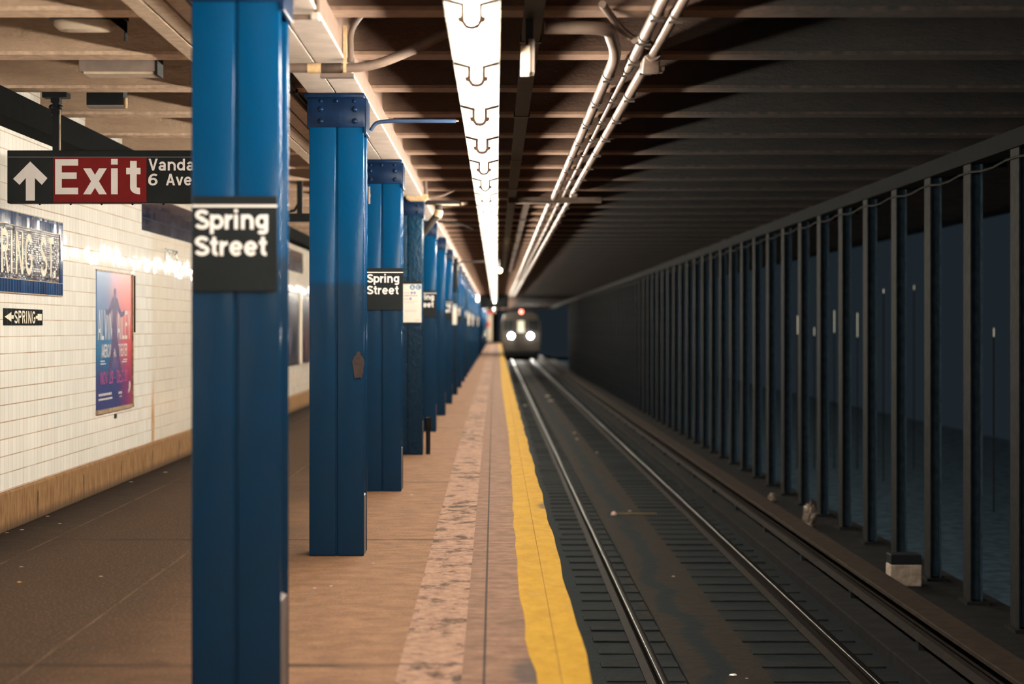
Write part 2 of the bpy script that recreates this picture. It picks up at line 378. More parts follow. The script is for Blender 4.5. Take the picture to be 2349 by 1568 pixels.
# ------------------------------------------------------------------ stroke lettering
def arc(cx, cy, rx, ry, a0, a1, n=14):
    return [(cx + rx * math.cos(R(a0 + (a1 - a0) * i / n)), cy + ry * math.sin(R(a0 + (a1 - a0) * i / n))) for i in range(n + 1)]
def ell(cx, cy, rx, ry): return arc(cx, cy, rx, ry, 90, 450, 24)
def glyph(ch, w):
    """(advance, strokes); a stroke is a centre line, or ('p', outline)"""
    h = w / 2; xh = .74
    def V(wd, ht): a = wd / 2; q = w * 1.08; return [('p', [(0, ht), (q, ht), (a + h * .9, 0), (a - h * .9, 0)]), ('p', [(wd - q, ht), (wd, ht), (a + h * .9, 0), (a - h * .9, 0)])]
    def X(wd, ht): q = w * 1.18; return [('p', [(0, ht), (q, ht), (wd, 0), (wd - q, 0)]), ('p', [(wd - q, ht), (wd, ht), (q, 0), (0, 0)])]
    L = {
     'S': (.72, [arc(.36, .745 - h * .25, .27, .245 - h * .75, 15, 270) + arc(.36, .255 + h * .25 - .0, .29, .255 - h * .75 + .0, 90, -165)]),
     'p': (.72, [[(h, xh), (h, -.24)], ell(.36, .37, .36 - h, .37 - h)]),
     'd': (.72, [[(.66 - h, 0), (.66 - h, 1)], ell(.33, .37, .33 - h, .37 - h)]),
     'g': (.70, [[(.66 - h, xh), (.66 - h, -.05)] + arc(.36, -.06, .30 - h, .2 - h, 0, -155), ell(.33, .385, .33 - h, .355 - h)]),
     'r': (.44, [[(h, 0), (h, xh)], [(h, .36)] + arc(.42, .34, .42 - h, .40 - h, 180, 92)]),
     'i': (.30, [[(h, 0), (h, xh)], [(h, .845), (h, 1.01)]]),
     'n': (.70, [[(h, 0), (h, xh)], arc(.33, .41, .33 - h, .34 - h, 180, 0) + [(.66 - h, 0)]]),
     'm': (1.04, [[(h, 0), (h, xh)], arc(.28, .44, .28 - h, .31 - h, 180, 0) + [(.56 - h, 0)], arc(.74 - h, .44, .28 - h, .31 - h, 180, 0) + [(1.02 - 2 * h, 0)]]),
     't': (.44, [[(.11 + h, .95), (.11 + h, .2)] + arc(.36, .2, .25 - h, .2 - h, 180, 280), [(0, xh - h * .85), (.4, xh - h * .85)]]),
     'e': (.70, [[(.06, .37), (.68 - h, .37)], arc(.34, .37, .34 - h, .38 - h, 0, 322, 20)]),
     'a': (.70, [[(.60 - h, 0), (.60 - h, .5)] + arc(.32, .49, .28 - h, .265 - h, 0, 165), ell(.30, .22, .29 - h, .235 - h)]),
     'v': (.64, V(.64, xh)), 'x': (.66, X(.66, xh)), 'V': (.76, V(.76, 1)),
     'A': (.78, [('p', [(.39 - h, 1), (.39 + h, 1), (w * 1.1, 0), (0, 0)]), ('p', [(.39 - h, 1), (.39 + h, 1), (.78, 0), (.78 - w * 1.1, 0)]), [(.2, .3), (.58, .3)]]),
     'E': (.66, [[(h, 0), (h, 1)], [(h, 1 - h), (.64, 1 - h)], [(h, .53), (.6, .53)], [(h, h), (.64, h)]]),
     'F': (.62, [[(h, 0), (h, 1)], [(h, 1 - h), (.6, 1 - h)], [(h, .53), (.55, .53)]]),
     '6': (.66, [ell(.32, .32, .32 - h, .33 - h), [(h, .33)] + arc(.40, .45, .40 - h, .56 - h, 180, 55)]),
     '9': (.66, [ell(.32, .68, .32 - h, .33 - h), [(.64 - h, .67)] + arc(.24, .55, .40 - h, .56 - h, 0, -125)]),
     'P': (.68, [[(h, 0), (h, 1)], [(h, 1 - h), (.38, 1 - h)] + arc(.38, .72, .28 - h, .28 - h, 90, -90) + [(h, .44 + h)]]),
     'R': (.72, [[(h, 0), (h, 1)], [(h, 1 - h), (.38, 1 - h)] + arc(.38, .74, .28 - h, .26 - h, 90, -90) + [(h, .48 + h)], ('p', [(.30, .5), (.30 + w, .5), (.70, 0), (.70 - w * 1.1, 0)])]),
     'D': (.72, [[(h, 0), (h, 1)], [(h, 1 - h), (.3, 1 - h)] + arc(.3, .5, .38 - h, .5 - h, 90, -90) + [(h, h)]]),
     'B': (.7, [[(h, 0), (h, 1)], [(h, 1 - h), (.36, 1 - h)] + arc(.36, .75, .26 - h, .25 - h, 90, -90) + [(h, .5)], [(h, .5), (.38, .5)] + arc(.38, .26, .28 - h, .26 - h, 90, -90) + [(h, h)]]),
     'I': (.30, [[(h, 0), (h, 1)]]),
     'N': (.74, [[(h, 0), (h, 1)], [(.70 - h, 0), (.70 - h, 1)], ('p', [(0, 1), (w * 1.1, 1), (.70, 0), (.70 - w * 1.1, 0)])]),
     'M': (.86, [[(h, 0), (h, 1)], [(.82 - h, 0), (.82 - h, 1)], ('p', [(0, 1), (w * 1.1, 1), (.41 + h, .1), (.41 - h, .1)]), ('p', [(.82 - w * 1.1, 1), (.82, 1), (.41 + h, .1), (.41 - h, .1)])]),
     'G': (.76, [arc(.38, .5, .38 - h, .5 - h, 40, 330, 22) + [(.71 - h, .44), (.42, .44)]]),
     'C': (.74, [arc(.38, .5, .38 - h, .5 - h, 42, 318, 22)]),
     'O': (.78, [ell(.38, .5, .38 - h, .5 - h)]),
     'T': (.64, [[(.31, 0), (.31, 1)], [(0, 1 - h), (.62, 1 - h)]]),
     'L': (.58, [[(h, 1), (h, h)], [(0, h), (.56, h)]]),
     'Y': (.70, [('p', [(0, 1), (w * 1.15, 1), (.35 + h, .42), (.35 - h, .42)]), ('p', [(.70 - w * 1.15, 1), (.70, 1), (.35 + h, .42), (.35 - h, .42)]), [(.35, 0), (.35, .46)]]),
     'H': (.72, [[(h, 0), (h, 1)], [(.68 - h, 0), (.68 - h, 1)], [(h, .5), (.68 - h, .5)]]),
     '2': (.66, [arc(.31, .69, .31 - h, .31 - h, 170, -35) + [(h * 1.3, h)], [(0, h), (.62, h)]]),
     '3': (.66, [arc(.3, .74, .28 - h, .26 - h, 160, -90) , arc(.3, .27, .31 - h, .27 - h, 90, -165)]),
     '1': (.44, [[(.3 - h, 0), (.3 - h, 1)], [(.02, .78), (.3 - h, .9)]]),
     '-': (.5, [[(.08, .42), (.42, .42)]]), '.': (.3, [[(h, 0), (h, w * 1.1)]]), ' ': (.34, []),
    }
    return L[ch]
def text_mb(s, x0, y0, x1, cap, w, place, mb=None, gap=.06):
    """write s with its base line at y0 from x0 to x1, capital height cap; place maps (u, v, lift) to a point"""
    mb = mb or MB()
    tot = 0; items = []
    for i, ch in enumerate(s):
        adv, st = glyph(ch, w); items.append((tot, st)); tot += adv + (gap if ch != ' ' else 0)
    tot -= gap; sx = (x1 - x0) / tot; lift = 0
    for off, st in items:
        for k in st:
            lift += 1; e = .00025 * (lift % 5)
            if isinstance(k, tuple):
                pts = [(x0 + (off + a) * sx, y0 + b * cap) for a, b in k[1]]
                mb.add([place(u, v, e) for u, v in pts], [list(range(len(pts)))])
            else:
                pts = [k[0]]
                for p_ in k[1:]:
                    if math.hypot(p_[0] - pts[-1][0], p_[1] - pts[-1][1]) > .02: pts.append(p_)
                q = len(pts); L = []; Rr = []
                for i, (a, b) in enumerate(pts):
                    t0 = (a - pts[i - 1][0], b - pts[i - 1][1]) if i else None
                    t1 = (pts[i + 1][0] - a, pts[i + 1][1] - b) if i < q - 1 else None
                    def nn(t):
                        l = math.hypot(*t) or 1; return (-t[1] / l, t[0] / l)
                    if t0 and t1:
                        n0, n1 = nn(t0), nn(t1); m = (n0[0] + n1[0], n0[1] + n1[1]); l = math.hypot(*m) or 1
                        m = (m[0] / l, m[1] / l); c = max(.5, m[0] * n0[0] + m[1] * n0[1]); m = (m[0] / c, m[1] / c)
                    else: m = nn(t0 or t1)
                    L.append((a + m[0] * w / 2, b + m[1] * w / 2)); Rr.append((a - m[0] * w / 2, b - m[1] * w / 2))
                vs = [place(x0 + (off + a) * sx, y0 + b * cap, e) for a, b in L + Rr]
                mb.add(vs, [(i, i + 1, q + i + 1, q + i) for i in range(q - 1)])
    return mb
def disc(mb, cx, cz, r, place, n=20):
    return mb.add([place(cx + r * math.cos(2 * math.pi * i / n), cz + r * math.sin(2 * math.pi * i / n), .0012) for i in range(n)], [list(range(n))])

# ================================================================== STRUCTURE
Y0, Y1 = -14.0, 172.0
def strip(ys, xl, xr, z0, z1):
    mb = MB(); n = len(ys)
    vs = [(xl(y), y, z1) for y in ys] + [(xr(y), y, z1) for y in ys] + [(xl(y), y, z0) for y in ys] + [(xr(y), y, z0) for y in ys]
    fs = []
    for i in range(n - 1):
        fs += [(i, n + i, n + i + 1, i + 1), (2 * n + i, 2 * n + i + 1, 3 * n + i + 1, 3 * n + i),
               (i, i + 1, 2 * n + i + 1, 2 * n + i), (n + i, 3 * n + i, 3 * n + i + 1, n + i + 1)]
    fs += [(0, 2 * n, 3 * n, n), (n - 1, 2 * n - 1, 4 * n - 1, 3 * n - 1)]
    return mb.add(vs, fs)
def interp(tab):
    def f(y):
        if y <= tab[0][0]: return tab[0][1]
        for (a, b), (c, d) in zip(tab, tab[1:]):
            if y <= c: return b + (d - b) * (y - a) / (c - a)
        return tab[-1][1]
    return f
bl = interp([(Y0, -.37), (0, -.392), (25, -.472), (Y1, -.49)])
br = interp([(Y0, -.115), (0, -.129), (25, -.179), (Y1, -.19)])
yl0 = interp([(Y0, .16), (5, .19), (7.41, .169), (8.03, .140), (8.95, .137), (10.1, .121), (11.4, .127), (13.6, .1265), (16.6, .142), (19.8, .153), (24.6, .162), (33, .146), (46, .125), (70, .15), (120, .16), (Y1, .16)])
def yl(y): return yl0(y) + .004 * math.sin(y * 5.1) + .003 * math.sin(y * 11.7 + 1)
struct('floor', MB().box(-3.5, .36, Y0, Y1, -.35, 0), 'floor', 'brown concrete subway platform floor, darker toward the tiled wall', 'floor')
ys = [Y0 + i * 2.0 for i in range(94)]
struct('trim_1', strip(ys, bl, br, -.01, .002), 'band', 'light stained worn strip running along the platform beside the columns', 'floor strip')
struct('trim_2', strip(ys, br, lambda y: .262, -.01, .0045), 'slab', 'grey-brown edge slabs with a dark long groove beside the yellow stripe', 'floor strip')
struct('platform_wall', MB().box(.10, .33, Y0, Y1, -1.3, -.35), 'edge_face', 'dark wall under the platform edge beside the track', 'wall')
ysf = [Y0 + i * .4 for i in range(466)]
w = thing('warning_stripe', 'yellow painted safety stripe along the platform edge above the track', 'safety stripe', (.27, 7, 0))
strip(ysf, yl, lambda y: .265, .0, .0075).build('painted_stripe', 'yellow', w)
strip(ysf, lambda y: .268, lambda y: .388 + .006 * math.sin(y * 1.7) + .004 * math.sin(y * 4.1), -.12, .012).build('edge_board', 'yellow', w, bevel=0)

struct('wall_left', MB().box(-3.75, -3.5, Y0, Y1, -.1, 3.45), 'tile', 'long platform wall of glossy cream tiles with brown joints', 'wall')
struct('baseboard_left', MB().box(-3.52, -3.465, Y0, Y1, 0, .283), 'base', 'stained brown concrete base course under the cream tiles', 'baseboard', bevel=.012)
struct('ceiling', MB().box(-3.75, 9.0, Y0, Y1, 3.45, 3.6), 'slab_dark', 'sooty concrete ceiling between the cross beams', 'ceiling')
struct('wall_back', MB().box(-3.75, .1, Y1, Y1 + .3, -1.3, 3.45), 'slab_dark', 'dark end wall past the far end of the platform', 'wall')
struct('track_bed', MB().box(.33, 4.05, Y0, 215, -1.45, -1.166).box(1.40, 2.02, Y0, 215, -1.166, -1.135), 'bed', 'dark sooty track bed with dusty concrete between the rails', 'track bed')
struct('trim_3', MB().box(3.06, 4.62, Y0, 160, -1.3, -1.06), 'ledge', 'dusty dark ledge at the foot of the tunnel columns', 'ledge', bevel=.01)
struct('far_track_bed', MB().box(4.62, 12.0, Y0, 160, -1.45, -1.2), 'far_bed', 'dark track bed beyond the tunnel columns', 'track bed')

# cross beams of the ceiling, one every 1.523 m
bp = None
for i in range(-14, 106):
    yb = 9.55 + 1.523 * i
    if bp is None:
        mb = MB().box(-3.5, 5.2, yb - .22, yb, 3.08, 3.102).mat(1)
        mb.prism([(yb - .215, 3.10), (yb - .02, 3.10), (yb - .035, 3.46), (yb - .19, 3.46)], 'x', -3.5, 5.2)
        bp = struct('ceiling_beam', mb, ['beam_flange', 'conc'], 'concrete-cased ceiling beam with a tan lower flange crossing the station', 'ceiling beam', at=(0, yb, 3.08))
        bp['group'] = 'ceiling cross beams'
    else:
        o = bp.copy(); COL.objects.link(o); o.location = (0, yb, 3.08)
# platform girder over the columns
CX0, CX1 = -1.187, -.84; CM = (CX0 + CX1) / 2
mb = MB()
for a, b in ((CX0, CM - .004), (CM + .004, CX1)):
    mb.mat(0).box(a, b, Y0, Y1 - 1, 2.925, 2.945)
mb.mat(0).box(CX0 + .02, CX1 - .02, Y0, Y1 - 1, 2.935, 2.955)
mb.mat(1).box(CX0 + .03, CX1 - .035, Y0, Y1 - 1, 2.95, 3.45)
mb.mat(1).box(CX0 + .005, CX1 - .008, Y0, Y1 - 1, 2.945, 3.078)
struct('platform_girder', mb, ['girder', 'girder_side'], 'cream girder with a seamed soffit running over the blue columns', 'girder', bevel=.003)
struct('tunnel_girder', MB().box(4.26, 4.46, Y0, 150, 2.93, 3.08), 'tcol_dark', 'dark girder carried by the tunnel columns beyond the track', 'girder')
struct('trim_4', MB().box(-3.5, -3.30, Y0, Y1 - 1, 2.87, 3.06), 'duct', 'dark cable duct along the top of the tiled wall', 'duct')
struct('trim_5', MB().box(-3.5, .6, 91.5, 92.1, 2.42, 3.1), 'tcol_dark', 'dark downstand beam where the first row of lights ends', 'beam')

# ================================================================== COLUMNS
cy = [7.05, 11.49] + [16.02 + 4.58 * i for i in range(34)]
def col_label(i):
    if i == 0: return 'large blue steel column nearest the camera, beside the exit sign'
    if i == 1: return 'second blue column from the camera, bare front with a rust patch'
    if i == 2: return 'third blue column, carrying a black station sign at half height'
    if i == 3: return 'fourth blue column with lumpy paint and a white service notice'
    if i < 12: return ORD[i] + ' blue column from the camera in the platform row'
    return 'one of the far blurred blue columns beyond the twelfth in the row'
def col_group(i): return 'blue platform columns' if i < 12 else 'far blue platform columns'
def make_column(y, blue, label, grp):
    c = thing('platform_column', label, 'column', (CM, y, 0), grp)
    hw = (CX1 - CX0) / 2
    mb = MB().box(CM - hw, CM - .0055, y, y + .024, 0, 2.898).box(CM + .0055, CM + hw, y, y + .024, 0, 2.898)
    mb.box(CM - .014, CM + .014, y + .012, y + .27, 0, 2.898)
    mb.box(CM - hw, CM + hw, y + .262, y + .284, 0, 2.898)
    mb.build('shaft', blue, c, bevel=.008, seg=3, smooth=50)
    for s in (-1, 1):
        a, b = (CM + .014, CM + hw - .004) if s > 0 else (CM - hw + .004, CM - .014)
        out, inn = (b, a) if s > 0 else (a, b)
        MB().prism([(inn, 0), (out, 0), (out, .375), (inn, .43)], 'y', y + .022, y + .264).build('base_fill', 'fill', c)
    mb = MB().box(CM - hw - .012, CM + hw + .004, y - .016, y + .004, 2.715, 2.898)
    cp = mb.build('cap_plate', 'cap', c, bevel=.003, smooth=50)
    mb = MB().box(CM - hw - .024, CM + hw + .006, y - .075, y + .30, 2.896, 2.925)
    mb.build('seat_plate', 'cap', c, bevel=.004, smooth=50)
    MB().box(CM + hw - .003, CM + hw + .016, y - .01, y + .30, 2.68, 2.898).build('side_plate', 'cap', c, bevel=.003)
    for u, v in ((-.099, 2.828), (.116, 2.828), (-.099, 2.753), (.116, 2.753)):
        MB().dome((CM + u, y - .016, v), .019, .017).build('rivet', 'cap', cp, smooth=60)
    for u in (-.099, .0, .112):
        MB().dome((CM + u, y - .014, 2.880), .014, .013).build('rivet', 'cap', cp, smooth=60)
    return c
colA = make_column(cy[0], 'blue', col_label(0), col_group(0))
colB = make_column(cy[3], 'blue_rough', col_label(3), col_group(3))
for i in range(1, len(cy)):
    if i == 3: continue
    src = colB if i in (7, 10) else colA
    dup(src, (CM, cy[i], 0), col_label(i), col_group(i), skip=('rivet',) if i > 7 else ())

# station signs on the columns
def station_sign(i, dx, dz, label, grp=None):
    y = cy[i] - .004; a, b = -1.181 + dx, -.852 + dx
    t = thing('station_sign', label, 'sign', (CM, y, 1.59 + dz), grp)
    MB().box(a, b, y - .006, y, 1.588 + dz, 1.959 + dz).build('panel', 'sign_black', t, bevel=.002)
    MB().box(a, b, y - .0075, y - .006, 1.916 + dz, 1.9245 + dz).build('white_line', 'sign_white', t)
    pl = lambda u, v, e: (u + dx, y - .0075 - e, v + dz)
    text_mb('Spring', -1.169, 1.830, -.884, .0765, .185, pl).build('lettering', 'sign_white', t)
    text_mb('Street', -1.170, 1.727, -.889, .0765, .185, pl).build('lettering', 'sign_white', t)
station_sign(0, 0, 0, 'black Spring Street sign on the nearest blue column')
station_sign(2, .027, .013, 'black Spring Street sign on the third blue column')
station_sign(4, .018, .0, 'black Spring Street sign on the fifth column, its left half hidden')
station_sign(6, .018, .0, 'black Spring Street sign on the seventh column, left half hidden')
station_sign(8, .018, .0, 'small black Spring Street sign on the ninth column')
station_sign(10, .018, .0, 'tiny blurred Spring Street sign on the eleventh column')
for i in range(12, 22, 2):
    station_sign(i, .018, 0, 'black sign hidden among the far blurred blue columns', 'far station signs')
# service notices
def notice(i, label, grp=None):
    y = cy[i] - .006; b = -.852; a = b - .21
    t = thing('service_notice', label, 'notice', (b - .1, y, 1.51), grp)
    MB().box(a, b, y - .004, y, 1.505, 1.945).build('paper_sheet', 'paper', t)
    MB().box(a, b, y - .006, y, 1.94, 1.975).build('header_strip', 'sign_black', t)
    pl = lambda u, v, e: (u, y - .0046 - e, v)
    for ch, u in (('A', b - .103), ('C', b - .036)):
        d = disc(MB(), u, 1.903, .030, lambda p, q, e: (p, y - .0052, q)).build('route_disc', 'mta_blue', t)
        text_mb(ch, u - .016, 1.885, u + .016, .036, .2, lambda p, q, e: (p, y - .0062 - e, q)).build('route_letter', 'paper', d)
    for u, v, m in ((b - .111, 1.840, 'violet'), (b - .077, 1.840, 'violet'), (b - .125, 1.772, 'violet')):
        disc(MB(), u, v, .0135, lambda p, q, e: (p, y - .0052, q)).build('small_disc', m, t)
    for v, u0, u1, h in ((1.840, a + .01, b - .14, .007), (1.808, a + .01, b - .045, .011), (1.770, a + .01, b - .15, .008), (1.742, a + .01, b - .045, .0035),
                         (1.728, a + .01, b - .09, .0035), (1.640, a + .02, b - .05, .0035), (1.628, a + .02, b - .045, .0035), (1.53, b - .07, b - .02, .006)):
        mb = MB(); u = u0; rr = random.Random(int(v * 1000))
        while u < u1:
            l = min(u1, u + rr.uniform(.012, .035)); mb.box(u, l, y - .0052, y - .0044, v - h / 2, v + h / 2); u = l + .006
        mb.build('printed_line', 'ink', t)
notice(3, 'white service notice with blue A and C discs on the fourth column')
notice(7, 'white service notice on the eighth column, next to a sign edge')
for k, i in enumerate((11, 13, 17)):
    notice(i, ['small white notice on the twelfth column', 'tiny white notice, first beyond the twelfth column', 'farthest tiny white notice among the blurred columns'][k])

# rust patch and small fittings on the columns
mb = MB(); pts = [(.04 * r * math.cos(a), .085 * r * math.sin(a)) for a, r in [(k * math.pi / 12, 1 + .10 * math.sin(k * 1.3) + .07 * math.sin(k * 2.9)) for k in range(24)]]
x, y, z = at(822, 838, 11.484)
mb.prism([(x + a * .9, z + b * 1.0) for a, b in pts], 'y', y, y + .004)
tag(mb.build('rust_patch', 'rust', at=(x, y, z)), 'dark chipped rust patch on the edge of the second blue column', 'rust patch')
p = at(846.5, 448, 15.99)
t = thing('conduit_stub', 'short pale vertical conduit stub beside the second blue column', 'conduit', (p[0] + .02, p[1] - .01, p[2]))
MB().tube([(p[0], p[1] - .03, p[2] - .075), (p[0], p[1] - .03, p[2] + .075)], .012).build('pipe', 'pipe', t)
MB().box(p[0] - .015, p[0] + .015, p[1] - .03, p[1] + .01, p[2] - .01, p[2] + .01).build('saddle', 'clamp', t)
t = thing('stub_post', 'short dark glossy pipe post at the foot of the fourth column', 'post', (-.782, 20.72, 0))
MB().tube([(-.782, 20.72, 0), (-.782, 20.72, .30)], .027, 14).build('post', 'dark', t, smooth=50)
MB().tube([(-.782, 20.72, .28), (-.782, 20.72, .42)], .036, 14).build('collar', 'rail_side', t, smooth=50)

x, y, z = at(1045.5, 624, 38.8)
t = thing('column_box', 'narrow dark box high on the side of the eighth column', 'box', (x, y, z))
MB().box(x - .03, x + .05, y - .05, y + .08, z - .33, z + .33).build('case', 'dark', t, bevel=.006)
MB().box(x - .05, x + .06, y - .06, y + .09, z - .36, z - .33).build('base_lip', 'dark', t)
# ================================================================== STRIP LIGHTS over the platform edge
LX, PITCH, LY = -.100, 1.751, 7.29
def light_label(n):
    if n < 0: return 'fluorescent strip light at the top of the frame, nearest the camera'
    if n < 12: return 'white strip light, ' + ['first', 'second', 'third', 'fourth', 'fifth', 'sixth', 'seventh', 'eighth', 'ninth', 'tenth', 'eleventh', 'twelfth'][n] + ' whole segment from the frame top'
    return 'one of the far segments where the strip light row blurs together'
def make_light(y):
    t = thing('strip_light', light_label(-1), 'strip light', (LX, y, 2.758), 'strip lights over the platform edge')
    y1 = y + PITCH - .012
    zs, zc = 2.758, 2.694
    prof = [(-.116, zs + .012), (-.114, zs + .018), (-.047, zs + .006), (-.045, zs + .05), (.045, zs + .05), (.047, zs + .006), (.114, zs + .018), (.116, zs + .012), (.040, zs - .006), (-.040, zs - .006)]
    MB().prism([(LX + a, b) for a, b in prof], 'y', y, y1).build('reflector', 'reflector', t)
    MB().tube([(LX, y + .012, zc), (LX, y1 - .004, zc)], .020, 14).build('tube', 'tube', t, smooth=50)
    for s_ in (-1, 1):
        MB().prism([(LX + s_ * .034, zs - .006), (LX + s_ * .113, zs + .012), (LX + s_ * .113, zs + .001), (LX + s_ * .034, zs - .021)], 'y', y - .006, y).build('end_lip', 'holder', t)
    mb = MB(); n = 12
    for i in range(n):
        a0, a1 = R(180 + 180 * i / n), R(180 + 180 * (i + 1) / n)
        mb.prism([(LX + .029 * math.cos(a0), zc + .029 * math.sin(a0)), (LX + .044 * math.cos(a0), zc + .044 * math.sin(a0)),
                  (LX + .044 * math.cos(a1), zc + .044 * math.sin(a1)), (LX + .029 * math.cos(a1), zc + .029 * math.sin(a1))], 'y', y + .006, y + .05)
    for s_ in (-1, 1):
        mb.box(LX + s_ * .0365 - .0075, LX + s_ * .0365 + .0075, y + .006, y + .04, zc, zs)
        mb.prism([(LX + s_ * .037, zc + .006), (LX + s_ * .058, zc + .004), (LX + s_ * .055, zc - .013), (LX + s_ * .037, zc - .019)], 'y', y + .006, y + .03)
    mb.build('lampholder', 'holder', t)
    MB().tube([(LX, y + .4, zs + .05), (LX, y + .4, 3.09)], .008, 6).build('hanger_rod', 'dark', t)
    return t
L0 = make_light(LY - PITCH)
for n in list(range(-10, -1)) + list(range(0, 48)):
    o = dup(L0, (LX, LY + PITCH * n, 2.758), light_label(n), 'strip lights over the platform edge' if -1 < n < 12 else ('far strip light segments' if n > 0 else 'strip lights behind the camera'))
    if n < -1: o['label'] = 'strip light segment behind the camera'
for n in range(36):
    dup(L0, (LX - .1, 102 + PITCH * n, 2.758), 'segment of the far row of lights past the dark downstand beam', 'lights past the downstand beam')

# ================================================================== LEFT WALL fittings
def wallp(u, v, e): return (-3.5 + e, u, v)
t = thing('mosaic_name_panel', 'large blue-bordered mosaic SPRING ST. name panel set in the tiled wall', 'station name panel', (-3.5, 13.3, 1.70))
ya, yb = 11.98, 14.57
MB().box(-3.5, -3.488, ya, yb - .09, 1.80, 2.187).build('mosaic_field', 'navy_mosaic', t)
MB().box(-3.5, -3.484, ya, yb, 2.19, 2.2835).build('top_border', 'blue_tile', t)
MB().box(-3.5, -3.484, ya, yb, 1.703, 1.7965).build('bottom_border', 'blue_tile', t)
MB().box(-3.5, -3.484, yb - .085, yb, 1.80, 2.187).build('side_border', 'blue_tile', t)
MB().box(-3.5, -3.486, ya, yb + .006, 2.284, 2.292).box(-3.5, -3.486, ya, yb + .006, 1.694, 1.702).box(-3.5, -3.486, ya, yb - .087, 1.7975, 1.8025).box(-3.5, -3.486, ya, yb - .087, 2.186, 2.190).build('thin_rim', 'frame', t)
wl = lambda u, v, e: (-3.4872 + e, u, v)
mb = text_mb('SPRING', 12.26, 1.838, 13.64, .31, .15, wl, gap=.14)
mb.build('lettering', 'cream_letter', t)
mb = text_mb('ST', 13.87, 1.838, 14.28, .31, .15, wl, gap=.14)
mb.add([wl(u, v, 0) for u, v in ((14.29, 1.838), (14.345, 1.838), (14.345, 1.895), (14.29, 1.895))], [(0, 1, 2, 3)])
mb.build('lettering', 'cream_letter', t)

def plaque(y0, y1, z0, z1, label):
    t = thing('arrow_plaque', label, 'wall plaque', (-3.5, (y0 + y1) / 2, z0))
    MB().box(-3.5, -3.494, y0, y1, z0, z1).build('black_tiles', 'black_tile', t)
    L = y1 - y0; H = z1 - z0; pl = lambda u, v, e: (-3.4935 + e, y0 + u * L, z0 + v * H)
    text_mb('SPRING', .255, .12, .80, .76, .15, pl, gap=.16).build('lettering', 'cream_letter', t)
    mb = MB()
    mb.add([pl(*q, 0) for q in ((.02, .5), (.18, .78), (.18, .6), (.24, .6), (.24, .4), (.18, .4), (.18, .22))], [list(range(7))])
    mb.build('arrow_head', 'cream_letter', t)
    mb = MB(); mb.add([pl(*q, 0) for q in ((.81, .42), (.86, .42), (.86, .32), (.975, .32), (.975, .72), (.86, .72), (.86, .6), (.81, .6))], [list(range(8))])
    mb.build('arrow_tail', 'cream_letter', t)
plaque(12.86, 13.96, 1.463, 1.585, 'small black SPRING plaque with arrow under the blue mosaic panel')
plaque(19.15, 19.88, 2.155, 2.285, 'small black SPRING plaque high on the wall under the navy frieze')
t = tag(MB().box(-3.5, -3.492, 17.89, 32.7, 2.41, 2.775).build('tile_frieze', 'navy_tile', at=(-3.5, 20, 2.41)), 'navy blue tile frieze band high on the cream wall', 'tile frieze')

# poster
py0, py1, pz0, pz1 = 15.84, 17.36, .72, 1.945
t = thing('wall_poster', 'blue and red dance poster in a recessed frame on the tiled wall', 'poster', (-3.5, 16.6, .70))
n = NT('poster_print'); x, y, z = n.xyz()
u = n.math('ADD', n.math('DIVIDE', y, py1 - py0), .5); v = n.math('DIVIDE', z, pz1 - pz0)
nz = n.noise(n.coord(), 2.2, 3)
uu = n.math('ADD', u, n.math('MULTIPLY', n.math('SUBTRACT', nz, .5), .25))
top = n.mix(n.smooth(uu, .15, .8), (.075, .165, .37), (.66, .16, .175)); mid = n.mix(n.smooth(uu, .25, .95), (.0, .13, .30), (.54, .048, .07)); low = n.mix(n.smooth(uu, .5, 1.25), (.018, .033, .16), (.36, .013, .085))
c = n.mix(n.smooth(v, .42, .8), mid, top); c = n.mix(n.smooth(v, .18, .46), low, c)
n.set(c, .35); M['poster'] = n.m
def posterbox(a, b, c_, d_, m, nm, e=.010):
    mb = MB().box(-3.5, -3.5 + e, a, b, c_, d_); return mb.build(nm, m, t)
sheet = MB().box(-3.5, -3.492, py0, py1, pz0, pz1)
o = sheet.build('printed_sheet', 'poster', t)
o.location = (0, (py0 + py1) / 2 - 16.6, pz0 - .70)          # print coordinates start at the sheet's lower middle
o.data.transform(__import__('mathutils').Matrix.Translation((0, 16.6 - (py0 + py1) / 2, .70 - pz0)))
MB().box(-3.5, -3.478, py0 - .01, py1 + .05, pz0 - .035, pz0).box(-3.5, -3.478, py1, py1 + .035, pz0 - .035, pz1 + .01).box(-3.5, -3.486, py0 - .01, py1 + .05, pz1, pz1 + .012).build('frame', 'frame', t)
MB().box(-3.5, -3.47, py1 + .036, py1 + .075, 1.40, 1.945).build('side_batten', 'holder', t)
PW, PH = py1 - py0, pz1 - pz0
pp = lambda u, v, e: (-3.4915 + e, py0 + u * PW, pz0 + v * PH)
M['poster_white'] = plain('poster_lettering', (.62, .56, .54), .4, var=.03)
M['poster_pink'] = plain('poster_date_lettering', (.62, .07, .26), .4, var=.05)
text_mb('ALVIN', .03, .505, .42, .215, .13, pp, gap=.10).build('title_lettering', 'poster_white', t); text_mb('AILEY', .56, .505, .955, .215, .13, pp, gap=.10).build('title_lettering', 'poster_white', t)
text_mb('AMERICAN DANCE THEATER', .125, .375, .86, .095, .15, pp, gap=.08).build('subtitle_lettering', 'poster_white', t)
text_mb('NOV 29 - DEC 31', .10, .180, .87, .092, .10, pp, gap=.12).build('date_lettering', 'poster_pink', t)
mb = MB(); rr = random.Random(3)
def lines(u0, u1, v, h):
    u = u0
    while u < u1 - .01:
        l = min(u1, u + rr.uniform(.02, .05)); mb.add([pp(a, b, .0002) for a, b in ((u, v), (l, v), (l, v + h), (u, v + h))], [(0, 1, 2, 3)]); u = l + .008
